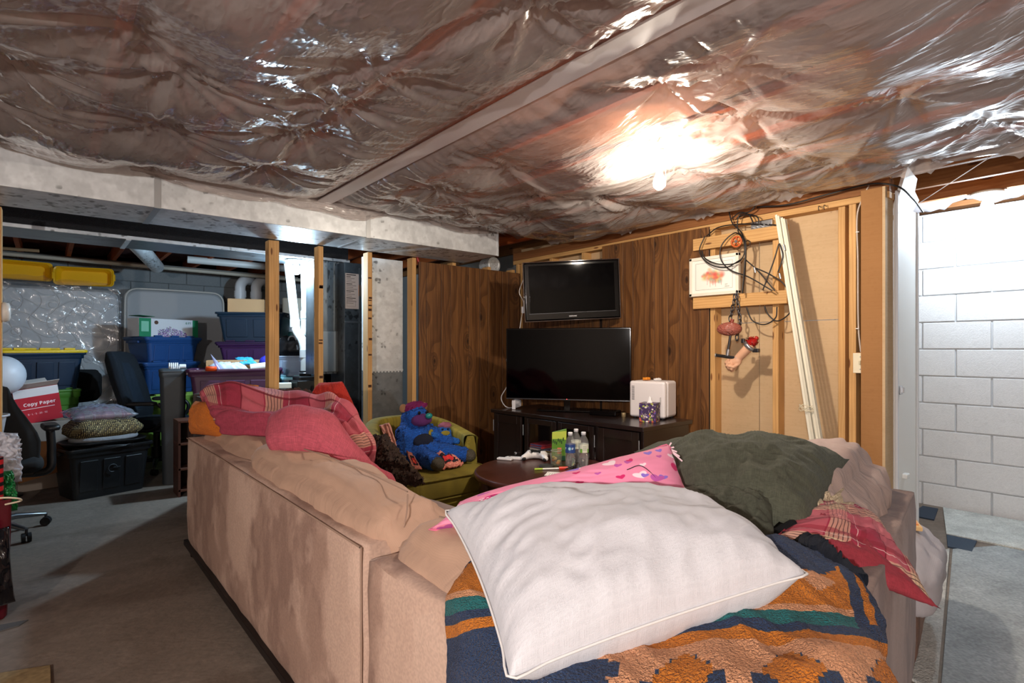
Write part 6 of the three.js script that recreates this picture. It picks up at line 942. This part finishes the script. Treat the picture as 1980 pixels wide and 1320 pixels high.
  part('spiral', tube(Array.from({ length: 36 }, (_, i) => [-0.06 + i * 0.0022, 0.028 * Math.sin(i * 0.9), 0.028 * Math.cos(i * 0.9)]), 0.006, 160, 7), M(0xf0f0f0, 0.3), cf); part('base', rod([0.02, 0, 0], [0.07, 0, 0], 0.018, 16), M(0xe0e0e0, 0.4), cf);
  const tb = thing('waste_bin', 'tall dark grey waste bin with a pale label before the blue bins', 'waste bin', [0.87, 0, -5.72], -0.2);
  part('body', loft([[0, 0.8], [0.02, 0.8], [0.93, 1.0], [0.95, 1.06], [0.985, 1.06], [0.985, 1.0], [0.93, 0.95], [0.03, 0.75]].map(([y, k]) => rrect(0.19 * k, 0.36 * k, 0.04, y))), M(0x2f3438, 0.5), tb); part('label', rb(0.05, 0.1, 0.003, -0.02, 0.84, 0.173, 0.001).rotateX(0.0), M(0xd8d4d0, 0.7), tb); part('lid', loft([[0.985, 1.08], [1.0, 1.08], [1.008, 1.0]].map(([y, k]) => rrect(0.19 * k, 0.36 * k, 0.04, y))), M(0x3a4248, 0.5), tb);
  const bk = thing('books', 'pale book lying on a dark one before the teal-lidded bin', 'books', [1.6, 0.79, -5.1], -0.3);
  part('white_book', rb(0.17, 0.045, 0.12, 0.01, 0.065, 0, 0.004), M(0xd8dcd0, 0.6), bk); part('dark_book', rb(0.16, 0.04, 0.13, 0, 0.02, 0, 0.004), M(0x14181c, 0.5), bk);
  single('book_carton', rb(0.15, 0.78, 0.13, 0, 0.39, 0, 0.004), M(0x2a2c30, 0.7), 'dark carton under the two books', 'box', [1.6, 0, -5.1], -0.3);
  cardboardBox('unseen flat carton behind the orange fleece cushion, placed to shade the floor', [0.74, 0.87, 0.18], [1.06, 0, -4.53], 0.93, M(0x3a3230, 0.9), false);  // out of view, gives the bright floor strip its shadow edge
  cardboardBox('unseen carton between the sofa end and the studs, placed to darken the floor', [0.26, 0.87, 0.36], [0.87, 0, -3.87], 0, M(0x3a3230, 0.9), false);  // out of view, keeps storage light off the floor beside the sofa
  const s = thing('small_bookcase', 'small dark brown open bookcase behind the far end of the sofa', 'bookcase', [0.95, 0, -5.16]);
  for (const x of [-0.14, 0.14]) part('side', rb(0.018, 0.6, 0.22, x, 0.3, 0, 0.002), M(0x4a281c, 0.5), s); for (const y of [0.05, 0.22, 0.42, 0.6]) part('shelf', rb(0.3, 0.018, 0.22, 0, y, 0, 0.002), M(0x56301f, 0.5), s); part('back', rb(0.28, 0.58, 0.008, 0, 0.3, -0.105, 0.001), M(0x3a2016, 0.6), s);
}
// ---------------------------------------------------------------- things at the left edge, near the viewer
{
  single('wall_alarm', lathe([[0, 0], [0.05, 0], [0.055, 0.01], [0.05, 0.03], [0.03, 0.036], [0, 0.036]], 30).rotateZ(-Math.PI / 2), M(0xe6e2da, 0.4), 'round white alarm fixed to the side of the left post', 'alarm', [-0.186, 1.385, -4.12]);
  const b = thing('red_gift_bag', 'tall dark red gift bag at the left edge of the floor', 'bag', [-0.285, 0, -3.34], 0.2);
  part('bag', warp(loft([[0, 0.9], [0.01, 0.95], [0.25, 1], [0.52, 1.04], [0.52, 1.0], [0.02, 0.9]].map(([y, k]) => rrect(0.3 * k, 0.2 * k, 0.02, y))), (v) => { v.z += 0.006 * n3(v.x * 12, v.y * 9, v.z * 12); }), M(0x560d1c, 0.25, { clearcoat: 0.5 }), b);
  part('handle', tube([[0.06, 0.51, 0.1], [0.1, 0.54, 0.14], [0.16, 0.53, 0.15], [0.18, 0.51, 0.12], [0.13, 0.5, 0.1]], 0.004, 30, 6), M(0xe2d4b8, 0.7), b);
  const st = canvas(64, 256, (c, w, h) => { c.fillStyle = '#c01c24'; c.fillRect(0, 0, w, h); c.fillStyle = '#1a0c0e'; for (let i = 0; i < 8; i++) c.fillRect(0, i * 32, w, 14); });
  single('wrapping_roll', cyl(0.035, 0.5, 0, 0.25, 0, 24), M(0xffffff, 0.4, { map: scaled(st, 1, 1.6) }), 'red and black striped roll of wrapping paper in the red bag', 'roll', [-0.18, 0.2, -3.34], 0);
  single('green_tissue', warp(pillow([-0.19, 0.42, -3.36], [-0.1, 0.44, -3.4], [-0.12, 0.62, -3.44], [-0.19, 0.64, -3.4], 0.08, { n: 26, amp: 0.03, f: 9, seed: 91 }), () => 0), M(0x127a3c, 0.35), 'crumpled green foil sticking out of the red bag', 'wrapping');
  single('white_plastic_bag', warp(pillow([-0.32, 0.52, -3.5], [-0.09, 0.53, -3.62], [-0.11, 0.76, -3.7], [-0.3, 0.82, -3.6], 0.2, { n: 36, amp: 0.04, f: 8, seed: 92 }), () => 0), M(0xd4d6e0, 0.35, { transmission: 0.2, thickness: 0 }), 'crumpled white plastic bag behind the red bag', 'bag');
  single('white_tub', lathe([[0, 0], [0.08, 0], [0.1, 0.14], [0.115, 0.145], [0.115, 0.155], [0.098, 0.155], [0.078, 0.01], [0, 0.01]], 30), M(0xd8dde6, 0.4), 'white plastic tub behind the crumpled white bag', 'tub', [-0.27, 0.66, -4.2]);
  cardboardBox('tall carton under the white tub', [0.16, 0.65, 0.3], [-0.34, 0, -4.02], 0.1);
  single('black_plastic_bag', warp(pillow([-0.28, 0.05, -3.13], [-0.1, 0.1, -3.17], [-0.12, 0.42, -3.2], [-0.28, 0.44, -3.16], 0.1, { n: 36, amp: 0.014, f: 4, seed: 93 }), () => 0), M(0x0c0f16, 0.15, { clearcoat: 0.6 }), 'shiny black plastic bag against the red bag', 'bag');
  single('grey_scrap', mv(ext(poly([[0, 0], [0.1, 0.02], [0.13, 0.06], [0.02, 0.08]]), 0.004, 0.001), 0, 0.001, 0, -Math.PI / 2), M(0x5a5856, 0.8), 'flat grey scrap on the floor beside the red bag', 'scrap', [-0.19, 0, -3.12]);
}

renderer.render(scene, camera);
